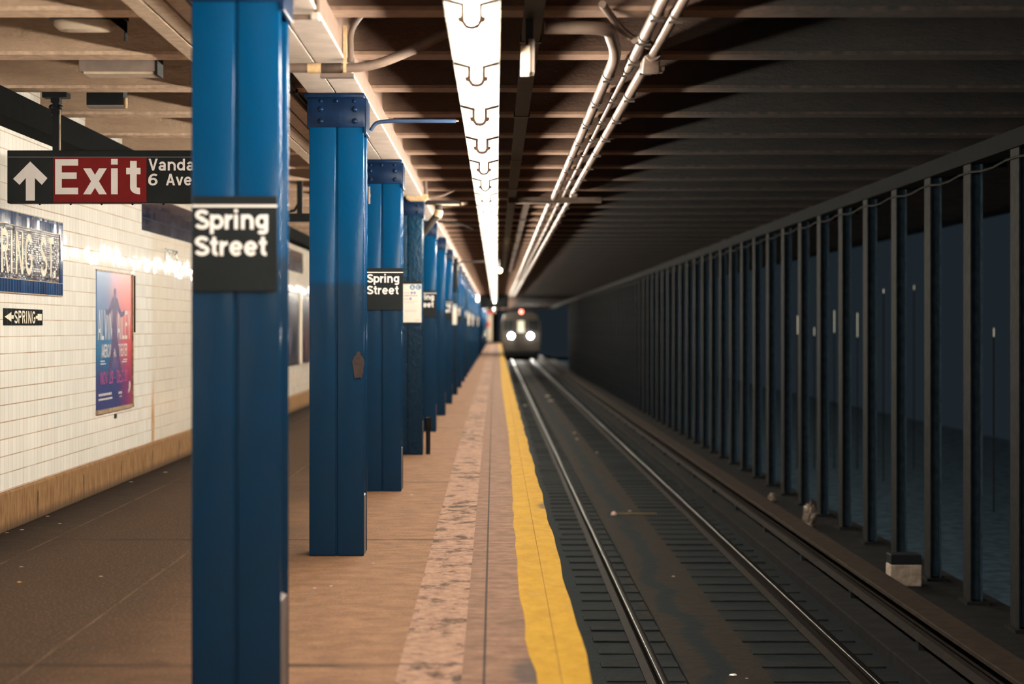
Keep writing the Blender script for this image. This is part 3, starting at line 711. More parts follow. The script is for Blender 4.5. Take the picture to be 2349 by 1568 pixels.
for a in ((.10, .22, .345, .009), (.10, .24, .325, .009), (.74, .86, .345, .009), (.70, .86, .328, .009), (.05, .40, .098, .018), (.05, .42, .066, .014), (.60, .70, .092, .018), (.63, .70, .068, .009)): lines(*a)
mb.build('small_print', 'poster_white', t)
mb = MB(); rr = random.Random(9)                                             # torn white mark at the lower right corner
mb.add([pp(a, b, .0002) for a, b in ((.885, .085), (.93, .10), (.965, .14), (.955, .175), (.945, .16), (.95, .19), (.935, .17), (.925, .185), (.905, .14), (.915, .13), (.89, .11))], [list(range(11))])
mb.build('white_mark', 'poster_white', t)
# the printed dancer: an upright figure with spread legs and bent-up arms
M['dancer'] = plain('dancer_print', (.07, .045, .15), .4, var=.35, scale=12)
mb = MB()
def limb(pts, ws):
    q = len(pts); L = []; Q = []
    for i, (a, b) in enumerate(pts):
        c, d = pts[max(i - 1, 0)], pts[min(i + 1, q - 1)]; tx, ty = d[0] - c[0], (d[1] - c[1]); l = math.hypot(tx, ty)
        L.append((a - ty / l * ws[i], b + tx / l * ws[i] * .9)); Q.append((a + ty / l * ws[i], b - tx / l * ws[i] * .9))
    limb.k += 1
    mb.add([pp(a, b, .0015 + .0002 * limb.k) for a, b in L + Q], [(i, i + 1, q + i + 1, q + i) for i in range(q - 1)])
limb.k = 0
limb([(.49, .83), (.485, .80), (.485, .74), (.475, .66), (.475, .585)], [.02, .075, .075, .06, .075])
limb([(.47, .60), (.44, .47), (.38, .33), (.31, .245), (.28, .225)], [.05, .05, .035, .022, .018])
limb([(.49, .60), (.53, .47), (.60, .33), (.68, .25), (.71, .228)], [.05, .05, .035, .022, .018])
limb([(.44, .80), (.37, .735), (.30, .70), (.24, .71), (.235, .73)], [.03, .028, .024, .02, .016])
limb([(.53, .80), (.60, .73), (.67, .69), (.74, .70), (.77, .72)], [.03, .028, .024, .02, .016])
limb([(.49, .82), (.495, .855), (.495, .885)], [.028, .034, .018])
mb.build('dancer_print', 'dancer', t)
tag(MB().box(-3.5, -3.492, 16.60, 16.68, .615, .655).build('wall_tag', 'sign_black', at=(-3.5, 16.64, .615)), 'tiny black tag on the tiles under the dance poster', 'tag')

# two dark posters seen in the gap between the first two columns
for k, (a, b) in enumerate(((28.6, 32.02), (32.38, 36.2))):
    nm = 'poster_far_%d' % k; n = NT(nm); f = n.noise(n.scaled((1, 1.6, .7)), 2.1, 4)
    n.set(n.mix(n.smooth(f, .45, .72), (.02, .02, .03), (.16, .13, .17) if k == 0 else (.22, .09, .08)), .25); M[nm] = n.m
    t = thing('wall_poster', 'dark poster ' + ('left' if k == 0 else 'right') + ' of a pale divider, seen between the first two columns', 'poster', (-3.5, (a + b) / 2, .80))
    MB().box(-3.5, -3.485, a, b, .82, 2.04).build('printed_sheet', nm, t)
    MB().box(-3.5, -3.475, a, b, .80, .82).box(-3.5, -3.475, a, b, 2.04, 2.06).build('frame', 'dark', t)
tag(MB().box(-3.5, -3.47, 32.03, 32.37, .80, 2.06).build('poster_divider', 'cream_steel', at=(-3.47, 32.2, .8)), 'pale upright divider between two dark wall posters', 'divider')

# ================================================================== HANGING SIGNS
sy = 12.6
t = thing('exit_sign', 'hanging black exit sign with white arrow and red Exit panel', 'sign', (-2.5, sy, 2.31))
xa, xb = -3.40, -1.50
MB().box(xa, xb, sy, sy + .09, 2.310, 2.678).build('housing', 'sign_black', t, bevel=.004)
X = lambda px: (px - 1139) * sy / F
Z = lambda py: EYE + (750 - py) * sy / F
MB().box(X(123), X(336), sy - .004, sy, Z(464), Z(361)).build('red_panel', 'sign_red', t)
MB().box(xa, xb, sy - .0045, sy, Z(360.6), Z(359.6)).build('thin_rule', 'ink', t)
fr = lambda u, v, e: (u, sy - .0055 - e, v)
text_mb('Exit', X(127), Z(445.5), X(326), Z(365) - Z(445.5), .185, fr, gap=.12).build('exit_lettering', 'sign_white', t)
mb = text_mb('Vandam', X(341), Z(391), X(341) + .415, .082, .17, fr)
text_mb('6', X(340.5), Z(425), X(362.5), .0805, .17, fr, mb); text_mb('Ave', X(381), Z(425), X(441), .0805, .17, fr, mb)
mb.build('street_lettering', 'sign_white', t)
z1 = lambda p: (X(p[0] / 3.267), sy - .0055, Z(p[1] / 3.267))
mb = MB(); q = [z1(p) for p in ((228, 1210), (357, 1335), (315, 1385), (263, 1333), (263, 1503), (195, 1503), (195, 1333), (148, 1385), (100, 1340))]
mb.add(q, [(0, 1, 2, 3), (0, 3, 6, 8), (3, 4, 5, 6), (6, 7, 8)]); mb.build('arrow', 'sign_white', t)
for px in (89, 160, 231, 302, 373):
    MB().dome((X(px), sy + .03, 2.310), .009, .012, 'z-').build('bolt', 'dark', t)
hx = X(126)
h = MB().box(hx - .022, hx + .022, sy + .02, sy + .06, 2.67, 3.02).build('hanger', 'dark', t)
MB().box(hx - .085, hx + .085, sy - .02, sy + .10, 3.045, 3.08).box(hx - .03, hx + .03, sy, sy + .08, 3.01, 3.045).build('ceiling_plate', 'dark', h)
MB().dome((hx - .03, sy + .03, 2.98), .02, .03).dome((hx + .03, sy + .03, 2.98), .02, .03).build('clamp_bolt', 'dark', h)
MB().box(hx - .032, hx + .032, sy + .015, sy + .065, 2.93, 3.0).build('clamp_block', 'dark', h)
MB().tube([(hx + .03, sy + .02, 2.68), (hx + .03, sy + .02, 2.98)], .006, 6).build('cable', 'frame', h)

d = 20.5
t = thing('hanging_sign', 'dark hanging sign bar with its post, seen between the first two columns', 'sign', at(687, 500, d))
hp = at(687, 500, d)
MB().box(hp[0] - .9, hp[0] + .45, d, d + .08, hp[2] - .04, hp[2] + .055).build('sign_bar', 'dark', t)
h = MB().box(hp[0] - .03, hp[0] + .03, d + .01, d + .07, hp[2] + .04, 3.45).build('hanger', 'dark', t)
MB().tube([(hp[0] - .02, d + .04, hp[2] + .16), (hp[0] - .06, d + .04, hp[2] + .09), (hp[0] - .16, d + .04, hp[2] + .065)], .016, 8).build('brace', 'dark', h)

# ================================================================== CEILING fittings over the left platform
t = thing('cable_tray', 'tan slatted cable tray under the ceiling beams beside the girder', 'cable tray', (-1.6, 12, 3.03))
for k in range(4):
    a = -1.815 + k * .108
    MB().box(a, a + .092, 4, 88, 3.030, 3.052).build('slat', 'flange', t)
MB().box(-1.83, -1.37, 4, 88, 3.055, 3.075).build('back_plate', 'dark', t)
for k in range(14):
    y = 6.3 + 3.046 * k
    MB().box(-1.84, -1.36, y, y + .05, 3.052, 3.079).build('cross_bracket', 'dark', t)
d = 10.0
p = at(200, 55, d)
t = thing('ceiling_lamp', 'dark oval ceiling lamp with pale diffuser behind the first beam', 'ceiling lamp', (p[0], d, 3.14))
x0, x1 = at(112, 0, d)[0], at(262, 0, d)[0]
def oval(mb, x0, x1, y0, y1, z0, z1, n=24, taper=.85):
    cx, cy_, rx, ry = (x0 + x1) / 2, (y0 + y1) / 2, (x1 - x0) / 2, (y1 - y0) / 2
    def sq(a, k): return (abs(math.cos(a)) ** .6 * math.copysign(1, math.cos(a)) * rx * k + cx, abs(math.sin(a)) ** .6 * math.copysign(1, math.sin(a)) * ry * k + cy_)
    A = [2 * math.pi * i / n for i in range(n)]
    vs = [(*sq(a, 1), z1) for a in A] + [(*sq(a, 1), z0 + (z1 - z0) * .4) for a in A] + [(*sq(a, taper), z0) for a in A]
    fs = [list(range(n))[::-1], [2 * n + i for i in range(n)]]
    for r in range(2): fs += [(r * n + i, r * n + (i + 1) % n, (r + 1) * n + (i + 1) % n, (r + 1) * n + i) for i in range(n)]
    return mb.add(vs, fs)
oval(MB(), x0 - .008, x1 + .008, d - .03, d + .19, 3.150, 3.20, taper=1).build('housing', 'dark', t)
oval(MB(), x0 + .01, x1 - .01, d + .01, d + .18, 3.100, 3.152).build('diffuser', 'box_pale', t, smooth=50)
q = MB().box(x1 - .06, x1 + .06, d - .01, d + .10, 3.15, 3.30).build('mounting_box', 'dark', t)
MB().prism([(x1 - .03, 3.15), (x1 + .06, 3.08), (x1 + .06, 3.14), (x1, 3.19)], 'y', d, d + .06).build('bracket_arm', 'holder', q)
MB().tube([(x1 + .055, d + .03, 3.03), (x1 + .055, d + .03, 3.09)], .008, 8).build('bolt', 'dark', q)
d = 11.12
x0, x1 = at(180, 0, d)[0], at(357, 0, d)[0]
t = thing('ceiling_box_light', 'shallow rectangular ceiling light with a pale underside, behind the second beam', 'ceiling light', ((x0 + x1) / 2, d, 3.01))
MB().box(x0, x1, d, d + .20, 3.018, 3.20).build('housing', 'box_grey', t, bevel=.006)
MB().box(x0 + .03, x1 - .015, d + .01, d + .19, 3.004, 3.02).build('lens', 'box_pale', t)
MB().box(x1 - .004, x1 + .012, d - .004, d + .19, 3.0, 3.16).build('end_plate', 'dark', t)
d = 12.72
x0, x1 = at(198, 0, d)[0], at(283, 0, d)[0]
t = thing('ceiling_speaker', 'small dark speaker box under the ceiling beside the exit sign hanger', 'speaker', ((x0 + x1) / 2, d, 3.0))
MB().box(x0, x1, d, d + .14, 3.008, 3.2).build('case', 'dark', t, bevel=.004)
MB().box(x0, x1, d + .004, d + .14, 2.996, 3.01).build('bottom_trim', 'box_grey', t)
MB().tube([(x1 + .012, d + .02, 2.985), (x1 + .012, d + .02, 3.06)], .013, 10).build('side_roll', 'brass', t, smooth=60)

# ================================================================== CONDUITS
def conduit(name, label, path, r, mat='pipe', n=12, loc=None, cat='conduit', group=None):
    t = thing(name, label, cat, loc or path[0], group)
    MB().tube(path, r, n).build('pipe', mat, t, smooth=60); return t
def bend(pts, k=6):
    """round the corners of a poly-line"""
    out = [Vector(pts[0])]
    for a, b, c in zip(pts, pts[1:], pts[2:]):
        a, b, c = Vector(a), Vector(b), Vector(c); rr = min((a - b).length, (c - b).length) * .45
        p, q = b + (a - b).normalized() * rr, b + (c - b).normalized() * rr
        out += [p * (1 - s) ** 2 + b * 2 * s * (1 - s) + q * s * s for s in [i / k for i in range(k + 1)]]
    return out + [Vector(pts[-1])]
d = 10.0
A = lambda px, py: at(px, py, d)
t = conduit('ceiling_conduit', 'thick conduit crossing under the girder between the first two columns', bend([A(560, 156), A(845, 156), A(955, 112), (-.27, 10.0, 3.075)]), .0265, loc=A(780, 156))
MB().tube([A(706, 156), A(737, 156)], .030, 14).build('coupling', 'brass', t, smooth=60)
MB().tube([A(737, 156), A(783, 156)], .0285, 14).build('sleeve', 'trunk_tan', t, smooth=60)
MB().box(A(735, 0)[0], A(812, 0)[0], d - .02, d + .05, A(0, 178)[2], A(0, 169)[2]).build('strap_plate', 'pipe', t)
MB().box(A(788, 0)[0], A(795, 0)[0], d - .03, d + .03, A(0, 168)[2], A(0, 60)[2]).build('hanger_strap', 'brass', t)
t = conduit('branch_conduit', 'thin conduit curving from the girder pipe up into the ceiling', bend([A(805, 138), A(803, 70), A(835, 25), A(900, -20)]), .0165, loc=A(803, 120))
MB().tube([A(805, 143), A(805.2, 133)], .021, 12).build('collar', 'pipe', t, smooth=60)
d = 8.45
t = conduit('girder_conduit', 'small conduit with an elbow fitting beside the top of the nearest column', [A(560, 39), A(716, 39)], .013, loc=A(700, 39))
q = MB().box(A(713, 0)[0], A(734, 0)[0], d - .03, d + .03, A(0, 47)[2], A(0, 29)[2]).build('elbow_box', 'girder', t, bevel=.008)
MB().tube([A(728, 30), A(728, -60)], .014, 10).build('riser', 'pipe', t, smooth=60)
d = 11.62
t = conduit('light_feed_conduit', 'blue-painted conduit running from the second column toward the strip lights', bend([A(850, 300), A(862, 281), A(895, 277), A(1046, 277)]), .013, 'conduit_blue', loc=A(860, 285))
MB().tube([A(1044, 277), A(1052, 277.5)], .006, 8).build('end_connector', 'pipe', t)
d = 20.45
t = thing('junction_trough', 'cream junction trough under the girder at the fourth column', 'junction box', A(955, 452))
MB().prism([(A(931, 0)[0], A(0, 455)[2]), (A(940, 0)[0], A(0, 461)[2]), (A(976, 0)[0], A(0, 461)[2]), (A(982, 0)[0], A(0, 456)[2]), (A(982, 0)[0], A(0, 446)[2]), (A(935, 0)[0], A(0, 446)[2])], 'y', d - .06, d + .05).build('trough', 'brass', t, bevel=.004)
MB().tube([A(976, 447), A(976, 400)], .02, 10).build('riser', 'pipe', t, smooth=60)
MB().tube(bend([A(980, 451), A(1012, 450), A(1043, 435)]), .014, 10).build('outlet_pipe', 'pipe', t, smooth=60)
d = 21.4
t = thing('pipe_bracket', 'dark lipped bracket arm over the platform beyond the fourth column', 'bracket', A(1020, 466))
MB().box(A(966, 0)[0], A(1054, 0)[0], d, d + .07, A(0, 469)[2], A(0, 459)[2]).build('arm', 'soot_pipe', t, bevel=.004)
MB().box(A(1000, 0)[0], A(1054, 0)[0], d - .02, d + .09, A(0, 470)[2], A(0, 468)[2]).build('lower_lip', 'flange', t)
MB().tube([A(1058, 467), A(1073, 465)], .018, 8).build('end_knob', 'flange', t)
t = conduit('drop_pipe', 'dark elbowed pipe dropping from the bracket to the fifth column', bend([A(1006, 469.5), A(1006, 489), A(966, 540)]), .042, 'soot_pipe', loc=A(1006, 480))
MB().tube([A(1007, 482), A(1003, 497)], .05, 12).build('collar', 'brass', t, smooth=60)
d = 34.6
conduit('light_feed_conduit', 'thin dark conduit from the seventh column toward the strip lights', bend([A(1048, 606), A(1058, 600), A(1112, 599)]), .016, 'soot_pipe', loc=A(1050, 602))
d = 26.2
conduit('light_feed_conduit', 'thin sooty conduit sagging from the girder toward the lights near the fifth column', bend([A(996, 506), A(1052, 512), A(1092, 526)]), .018, 'soot_pipe', loc=A(1050, 512))

# three conduits over the track
ZP = 3.0
def rings(t, x, r, y0, y1, step=1.523, n=22, z=ZP):
    k = 0; y = y0
    while y < y1 and k < n:
        q = MB().tube([(x, y, z), (x, y + .022, z)], r + .006, 12).build('clamp', 'clamp', t, smooth=60)
        MB().box(x - .035, x + .035, y + .02, y + .03, z - r - .02, z - r - .008).build('clamp_bolt', 'clamp', q)
        y += step; k += 1
p1 = bend([(.25, 9.38, 3.0), (.58, 9.40, 3.0), (.685, 10.3, ZP), (.685, 21.7, ZP)], 10)
t = conduit('track_conduit', 'thick conduit over the track that elbows in from the left', p1, .034, n=16, loc=(.685, 11, ZP), group='conduits over the track')
rings(t, .685, .034, 11.08, 21.5, 1.3)
t = conduit('track_conduit', 'slim middle conduit of the three over the track, thinner past its fitting', [(.79, 5, ZP), (.79, 10.8, ZP), (.79, 10.95, ZP), (.79, 21.6, ZP)], [.030, .030, .018, .018], n=14, loc=(.79, 10, ZP), group='conduits over the track')
rings(t, .79, .030, 8.9, 10.6, .75); rings(t, .79, .018, 10.95, 21.4, 1.3)
MB().tube([(.745, 9.78, ZP + .005), (.835, 9.94, ZP - .003)], .026, 12).build('tee_fitting', 'pipe', t, smooth=60)
MB().tube(bend([(.72, 9.75, ZP + .01), (.66, 9.62, ZP + .03), (.53, 9.1, ZP + .07)]), .020, 10).build('branch_pipe', 'pipe', t, smooth=60)
t = conduit('track_conduit', 'right-hand conduit over the track with a pale junction box', [(.885, 5, ZP), (.885, 10.35, ZP), (.885, 10.5, ZP), (.885, 21.2, ZP)], [.028, .028, .034, .034], n=16, loc=(.885, 10, ZP), group='conduits over the track')
rings(t, .885, .028, 8.95, 9.2); rings(t, .885, .034, 10.75, 21.0, 1.3)
q = MB().prism([(10.28, 3.05), (10.28, 2.965), (10.36, 2.955), (10.40, 2.90), (10.58, 2.93), (10.60, 2.965), (10.58, 3.05)], 'x', .835, .935).build('junction_box', 'pipe', t, bevel=.012, smooth=40)
MB().tube([(.885, 10.24, ZP), (.885, 10.30, ZP)], .045, 14).build('hub', 'pipe', q, smooth=60)
MB().box(.92, .965, 10.42, 10.56, 2.925, 2.945).build('lug', 'pipe', q)
MB().box(.85, .93, 20.75, 21.1, 2.955, 3.04).build('end_box', 'pipe', t, bevel=.01)
mb = MB().box(.14, 1.27, 21.9, 22.02, 2.955, 3.02).box(.14, .72, 21.86, 22.06, 2.945, 2.957)
tag(mb.build('pipe_hanger', 'trunk_tan', at=(.7, 21.95, 3.0), bevel=.004), 'sooty cross channel under the ceiling carrying the three conduits', 'pipe hanger')
for k, (x, r) in enumerate(((.66, .034), (.775, .022), (.885, .034))):
    t = conduit('track_conduit', ['left', 'middle', 'right'][k] + ' one of three conduits running into the distance past the cross channel', [(x, 22.1, ZP - .01), (x, 91, ZP - .01)], r, n=12, loc=(x, 23, ZP), group='conduits past the cross channel')
    rings(t, x, r, 22.8, 91, 1.523, 24, ZP - .01)
    for j in range(14): MB().box(x - .008, x + .008, 23.26 + j * 4.569 - .12, 23.26 + j * 4.569 - .10, ZP - .01, 3.085).build('hanger_strap', 'clamp', t)
t = thing('cable_trunking', 'narrow tan trunking under the beams between lights and conduits', 'trunking', (.38, 23, 3.05))
MB().box(.345, .425, 22.6, 52, 3.03, 3.078).build('trunk', 'trunk_tan', t)
for k in range(8): MB().box(.335, .435, 23 + 3.6 * k, 23.06 + 3.6 * k, 3.02, 3.079).build('strap', 'soot_pipe', t)
t = thing('cable_trunking', 'dark square trunking close beside the strip lights', 'trunking', (.19, 10, 3.05))
MB().box(.14, .24, 5, 52, 3.04, 3.078).build('trunk', 'soot_pipe', t)
for k in range(12): MB().box(.13, .25, 6.5 + 3.6 * k, 6.56 + 3.6 * k, 3.036, 3.079).build('strap', 'dark', t)
t = thing('lamp_box', 'small box with a bright left side hung between strip lights and conduits', 'box', (.16, 9.38, 2.75))
MB().box(.125, .175, 9.30, 9.46, 2.755, 2.895).build('case', 'box_pale', t, bevel=.006)
MB().box(.165, .195, 9.31, 9.46, 2.76, 2.93).build('back_plate', 'box_grey', t)
MB().box(.15, .19, 9.36, 9.42, 2.895, 3.04).build('hanger', 'dark', t)
x, y, z = at(1146, 620, 36)
t = thing('amber_lamp', 'small amber lamp fixed to the right of the strip light row', 'lamp', (x, y, z))
MB().dome((x, y, z), .05, .05, n=14, m=6).build('bulb', 'amber', t, smooth=60)
MB().tube([(x, y + .001, z), (x, y + .09, z)], .035, 10).build('socket', 'dark', t)
MB().tube([(x, y + .06, z), (x, y + .06, 3.45)], .012, 8).build('stem', 'dark', t)
x, y, z = at(1091, 684, 77.6)
t = thing('platform_lamp', 'bright white lamp beside the far blurred columns', 'lamp', (x, y, z))
MB().box(x - .13, x + .13, y, y + .1, z - .13, z + .13).build('lens', 'lamp_white', t, bevel=.03)
MB().box(x - .16, x + .16, y + .1, y + .3, z - .16, z + .16).build('housing', 'dark', t)
MB().tube([(x, y + .2, z + .1), (x, y + .2, 3.45)], .02, 8).build('stem', 'dark', t)

# ================================================================== TRACK
def rail(x, label):
    t = thing('running_rail', label, 'rail', (x, 7, -1.15), 'running rails')
    MB().prism([(x - .07, -1.15), (x + .07, -1.15), (x + .07, -1.14), (x + .012, -1.12), (x + .012, -1.045), (x + .030, -1.03), (x + .030, -1.003), (x - .030, -1.003), (x - .030, -1.03), (x - .012, -1.045), (x - .012, -1.12), (x - .07, -1.14)], 'y', Y0, 200).build('web_and_foot', 'rail_side', t)
    mb = MB(); prof = [(-.027, -1.008), (-.025, -1.001), (-.016, -.9985), (.016, -.9985), (.025, -1.001), (.027, -1.008)]
    mb.prism([(x + a, b) for a, b in prof], 'y', Y0, 200); mb.build('railhead', 'rail_top', t, smooth=60)
RX = (1.165, 2.655)
rail(RX[0], 'running rail nearer the platform'); rail(RX[1], 'running rail farther from the platform, bright along its head')
tp = []
for s, (a, b) in enumerate(((.80, 1.44), (2.02, 2.98))):
    first = None
    for i in range(150):
        y = 6.2 + .56 * i
        if first is None:
            first = tag(MB().box(a, b, y - .11, y + .11, -1.24, -1.15).build('timber_tie', 'tie', at=((a + b) / 2, y, -1.2), bevel=.008),
                        ['one of the short dark timber ties under the rail nearer the platform', 'one of the short dark timber ties under the rail farther from the platform'][s], 'railway tie', ['ties under the near rail', 'ties under the far rail'][s])
        else:
            o = first.copy(); COL.objects.link(o); o.location = ((a + b) / 2 + random.uniform(-.03, .03), y + random.uniform(-.02, .02), -1.2 + random.uniform(-.008, .0))
mb = MB()
for a, b in ((.80, 1.44), (2.02, 2.98)):
    for i in range(150, 240):
        y = 6.2 + .56 * i; mb.box(a, b, y - .11, y + .11, -1.24, -1.15)
tag(mb.build('distant_ties', 'tie', at=(1.9, 100, -1.2)), 'distant timber ties under both rails toward the train', 'railway ties', kind='stuff')
t = thing('third_rail', 'third rail under a weathered cover board beyond the running rails', 'third rail', (3.33, 7, -1.1))
MB().box(3.215, 3.46, Y0, 140, -.772, -.735).build('cover_board', 'board', t, bevel=.006)
MB().prism([(3.26, -.98), (3.42, -.98), (3.36, -.95), (3.36, -.90), (3.39, -.88), (3.29, -.88), (3.32, -.90), (3.32, -.95)], 'y', Y0, 140).build('conductor', 'rail_side', t)
for k in range(20):
    y = 6 + 2.7 * k; MB().box(3.44, 3.48, y, y + .06, -1.06, -.75).box(3.28, 3.40, y, y + .10, -1.06, -.98).build('support', 'dark', t)
# tunnel columns
tc = None
for k in range(-1, 62):
    y = 15.02 - .125 + 1.523 * k
    lab = ('tunnel column %s from the right edge of the frame' % ['', 'first', 'second', 'third', 'fourth', 'fifth', 'sixth', 'seventh', 'eighth', 'ninth', 'tenth'][k + 1]) if 0 <= k < 10 else 'one of the thin dark tunnel columns fading into the distance'
    if k < 0: lab = 'dark tunnel column just outside the right edge of the frame'
    g = 'tunnel columns near the camera' if k < 10 else 'distant tunnel columns'
    if tc is None:
        tc = thing('tunnel_column', lab, 'column', (4.29, y, -1.06), g)
        MB().box(4.29, 4.306, y, y + .25, -1.06, 2.95).build('near_flange', 'tcol', tc, bevel=.003)
        MB().box(4.306, 4.395, y + .115, y + .135, -1.06, 2.95).box(4.395, 4.41, y + .03, y + .22, -1.06, 2.95).build('web', 'tcol_web', tc)
        MB().box(4.25, 4.46, y - .04, y + .29, -1.06, -1.03).build('base_plate', 'tcol', tc)
    else: dup(tc, (4.29, y, -1.06), lab, g)
pts = []
for i in range(240):
    y = 8 + .38 * i; ph = ((y - 15.02) / 1.523) % 1; pts.append((4.272, y, 2.87 - .05 * 4 * ph * (1 - ph)))
tag(MB().tube(pts, .010, 6).build('sagging_cable', 'tcol', at=pts[0]), 'thin sagging cable strung along the tops of the tunnel columns', 'cable')
# glowing tubes added as the pale glints between tunnel columns
for k, (px, py, hpx, d) in enumerate(((1830, 745, 42, 34), (1914, 737, 50, 34), (1967, 745, 55, 34), (2026, 724, 24, 34), (2280, 762, 20, 26), (2097, 659, 10, 34), (2027, 667, 9, 31), (1868, 760, 18, 34))):
    x, y, z = at(px, py, d); hh = hpx * d / F / 2
    t = thing('distant_lamp', ['faint lamp glint in the dark, leftmost of the row between tunnel columns', 'brightest tall lamp glint between the tunnel columns', 'long thin lamp glint right of the brightest one', 'short lamp glint between the middle tunnel columns', 'small bright glint close to the right frame edge', 'tiny high glint left of the thick tunnel columns', 'tiny high glint above the short lamp glint', 'faint low glint beside the leftmost one'][k], 'lamp', (x, y, -1.2), 'lamps beyond the tunnel columns')
    MB().tube([(x, y, z - hh), (x, y, z + hh)], .0065, 8).build('tube', 'far_lamp', t)
    MB().box(x - .01, x + .01, y + .014, y + .03, -1.2, z + hh).build('post', 'tcol', t)

# ================================================================== TRAIN
ty = 142.0; tx = 1.91
t = thing('subway_train', 'approaching subway train with two bright headlights and a red lamp', 'train', (tx, ty, -1.0))
prof = [(-1.50, -.45), (1.50, -.45), (1.52, .3), (1.50, 1.9), (1.30, 2.45), (.85, 2.68), (-.85, 2.68), (-1.30, 2.45), (-1.50, 1.9), (-1.52, .3)]
MB().prism([(tx + a, b) for a, b in prof], 'y', ty, ty + 18).build('body', 'steel', t, bevel=.05)
MB().prism([(tx - 1.3, -.9), (tx + 1.3, -.9), (tx + 1.4, -.45), (tx - 1.4, -.45)], 'y', ty + .2, ty + 17).build('undercarriage', 'dark', t)
q = MB().box(tx - .42, tx + .42, ty - .03, ty + .02, -.1, 2.15).build('front_door', 'steel', t, bevel=.02)
MB().box(tx - .25, tx + .25, ty - .05, ty - .02, 1.05, 1.95).build('door_window', 'green_pane', q)
MB().box(tx - .50, tx - .44, ty - .06, ty, 0, 2.3).build('grab_rail', 'steel', q)
for s in (-1, 1):
    MB().box(tx + s * .98 - .38, tx + s * .98 + .38, ty - .02, ty + .02, 1.15, 2.0).build('windscreen', 'black_glass', t)
    q = MB().tube([(tx + s * .75, ty - .06, .767), (tx + s * .75, ty + .02, .767)], .21, 20).build('headlight_bezel', 'dark', t)
    MB().dome((tx + s * .75, ty - .06, .767), .20, .05, n=20).build('headlight_lens', 'headlamp', q, smooth=60)
    MB().box(tx + s * 1.50 - .03, tx + s * 1.50 + .03, ty - .04, ty + .04, .2, 1.9).build('corner_post', 'steel', t)
MB().dome((1.945, ty - .05, 2.66), .15, .12, n=18, m=6).build('red_lamp', 'red_lamp', t, smooth=60)
MB().box(tx - 1.2, tx + 1.2, ty - .12, ty, -.75, -.5).build('anticlimber', 'dark', t)

# far end of the platform
x0, x1 = at(1113.5, 0, 166)[0], at(1129.5, 0, 166)[0]
t = thing('end_cabinet', 'pale cabinet with red notices at the far end of the platform', 'cabinet', ((x0 + x1) / 2, 166, 0))
MB().box(x0, x1, 166, 166.6, .15, 2.7).build('body', 'cream_steel', t, bevel=.02)
MB().box(x0 - .05, x1 + .25, 165.9, 166.6, 2.62, 2.95).build('red_top', 'red_paint', t)
MB().box(x0 + .06, x0 + .38, 165.96, 166, 1.45, 1.95).build('red_notice', 'red_paint', t)
MB().box(x0 - .02, x1 + .02, 165.98, 166.62, 0, .16).build('plinth', 'dark', t)

# ================================================================== LITTER
def scrap(name, px, py, zg, w, h, mat, label, cat='litter', k=6, group=None):
    d = F * (EYE - zg) / (py - 750); x, y, z = (px - 1139) * d / F, d, zg
    rr = random.Random(int(px * 7 + py)); ww, hh = w * d / F / 2, h * d / F * .35
    mb = MB(); n = 8; ring = []
    dep = max(ww * .8, .008)
    for i in range(n):
        a = 2 * math.pi * i / n; q = rr.uniform(.7, 1.15); ring.append((x + ww * q * math.cos(a), y + dep * q * math.sin(a), z + .0015 + rr.uniform(0, .25) * hh))
    ring2 = [(x + (p[0] - x) * .6, y + (p[1] - y) * .6, z + .002 + hh * rr.uniform(.5, 1.0)) for p in ring]
    base = [(p[0], p[1], z + .001) for p in ring]
    vs = base + ring + ring2 + [(x, y, z + .003 + hh * .9)]
    fs = [list(range(n))[::-1]]
    for r in range(2): fs += [(r * n + i, r * n + (i + 1) % n, (r + 1) * n + (i + 1) % n, (r + 1) * n + i) for i in range(n)]
    fs += [(2 * n + i, 2 * n + (i + 1) % n, 3 * n) for i in range(n)]
    mb.add(vs, fs)
    return tag(mb.build(name, mat, at=(x, y, z)), label, cat, group)
scrap('fallen_leaf', 44, 1335, 0, 11, 4, 'leaf', 'bright orange leaf on the dark floor near the lower left corner', 'leaf')
scrap('fallen_leaf', 216, 1134, 0, 9, 4, 'leaf', 'orange leaf lying against the base of the tiled wall', 'leaf')
for px, py, lab in ((50, 1215, 'pale paper scrap by the wall base, second from the left edge'), (16, 1222, 'pale paper scrap by the wall base at the left frame edge'), (109, 1184, 'flat grey paper scrap along the wall base'),
                    (301, 1105, 'small white paper scrap on the floor below the dance poster'), (137, 1201, 'thin pale scrap on the dark floor left of the leaf'), (48, 1300, 'tiny pale scrap just above the bright orange leaf'),
                    (231, 1322, 'pale flat scrap in the middle of the left floor'), (380, 1083, 'small pale scrap near the wall and nearest column'), (855, 1292, 'small tan scrap on the floor right of the second column'),
                    (721, 1349, 'small pale gum spot on the joint between the first two columns'), (759, 1344, 'pale chip on the floor right of the joint'), (944, 1135, 'white scrap on the floor beside the third column')):
    scrap('paper_scrap', px, py, 0, 10, 3, 'scrap', lab, 'paper scrap', group='floor scraps')
zb = -1.135
scrap('cup_lid', 1682, 1548, zb, 20, 9, 'paper', 'white cup lid lying between the rails near the bottom edge', 'cup lid')
scrap('cup_lid', 1255, 909, zb, 15, 9, 'scrap', 'pale lid between the rails, far up toward the train', 'cup lid')
scrap('cup_lid', 1263, 919, zb, 18, 5, 'scrap', 'flat pale lid just in front of the far lid between the rails', 'cup lid')
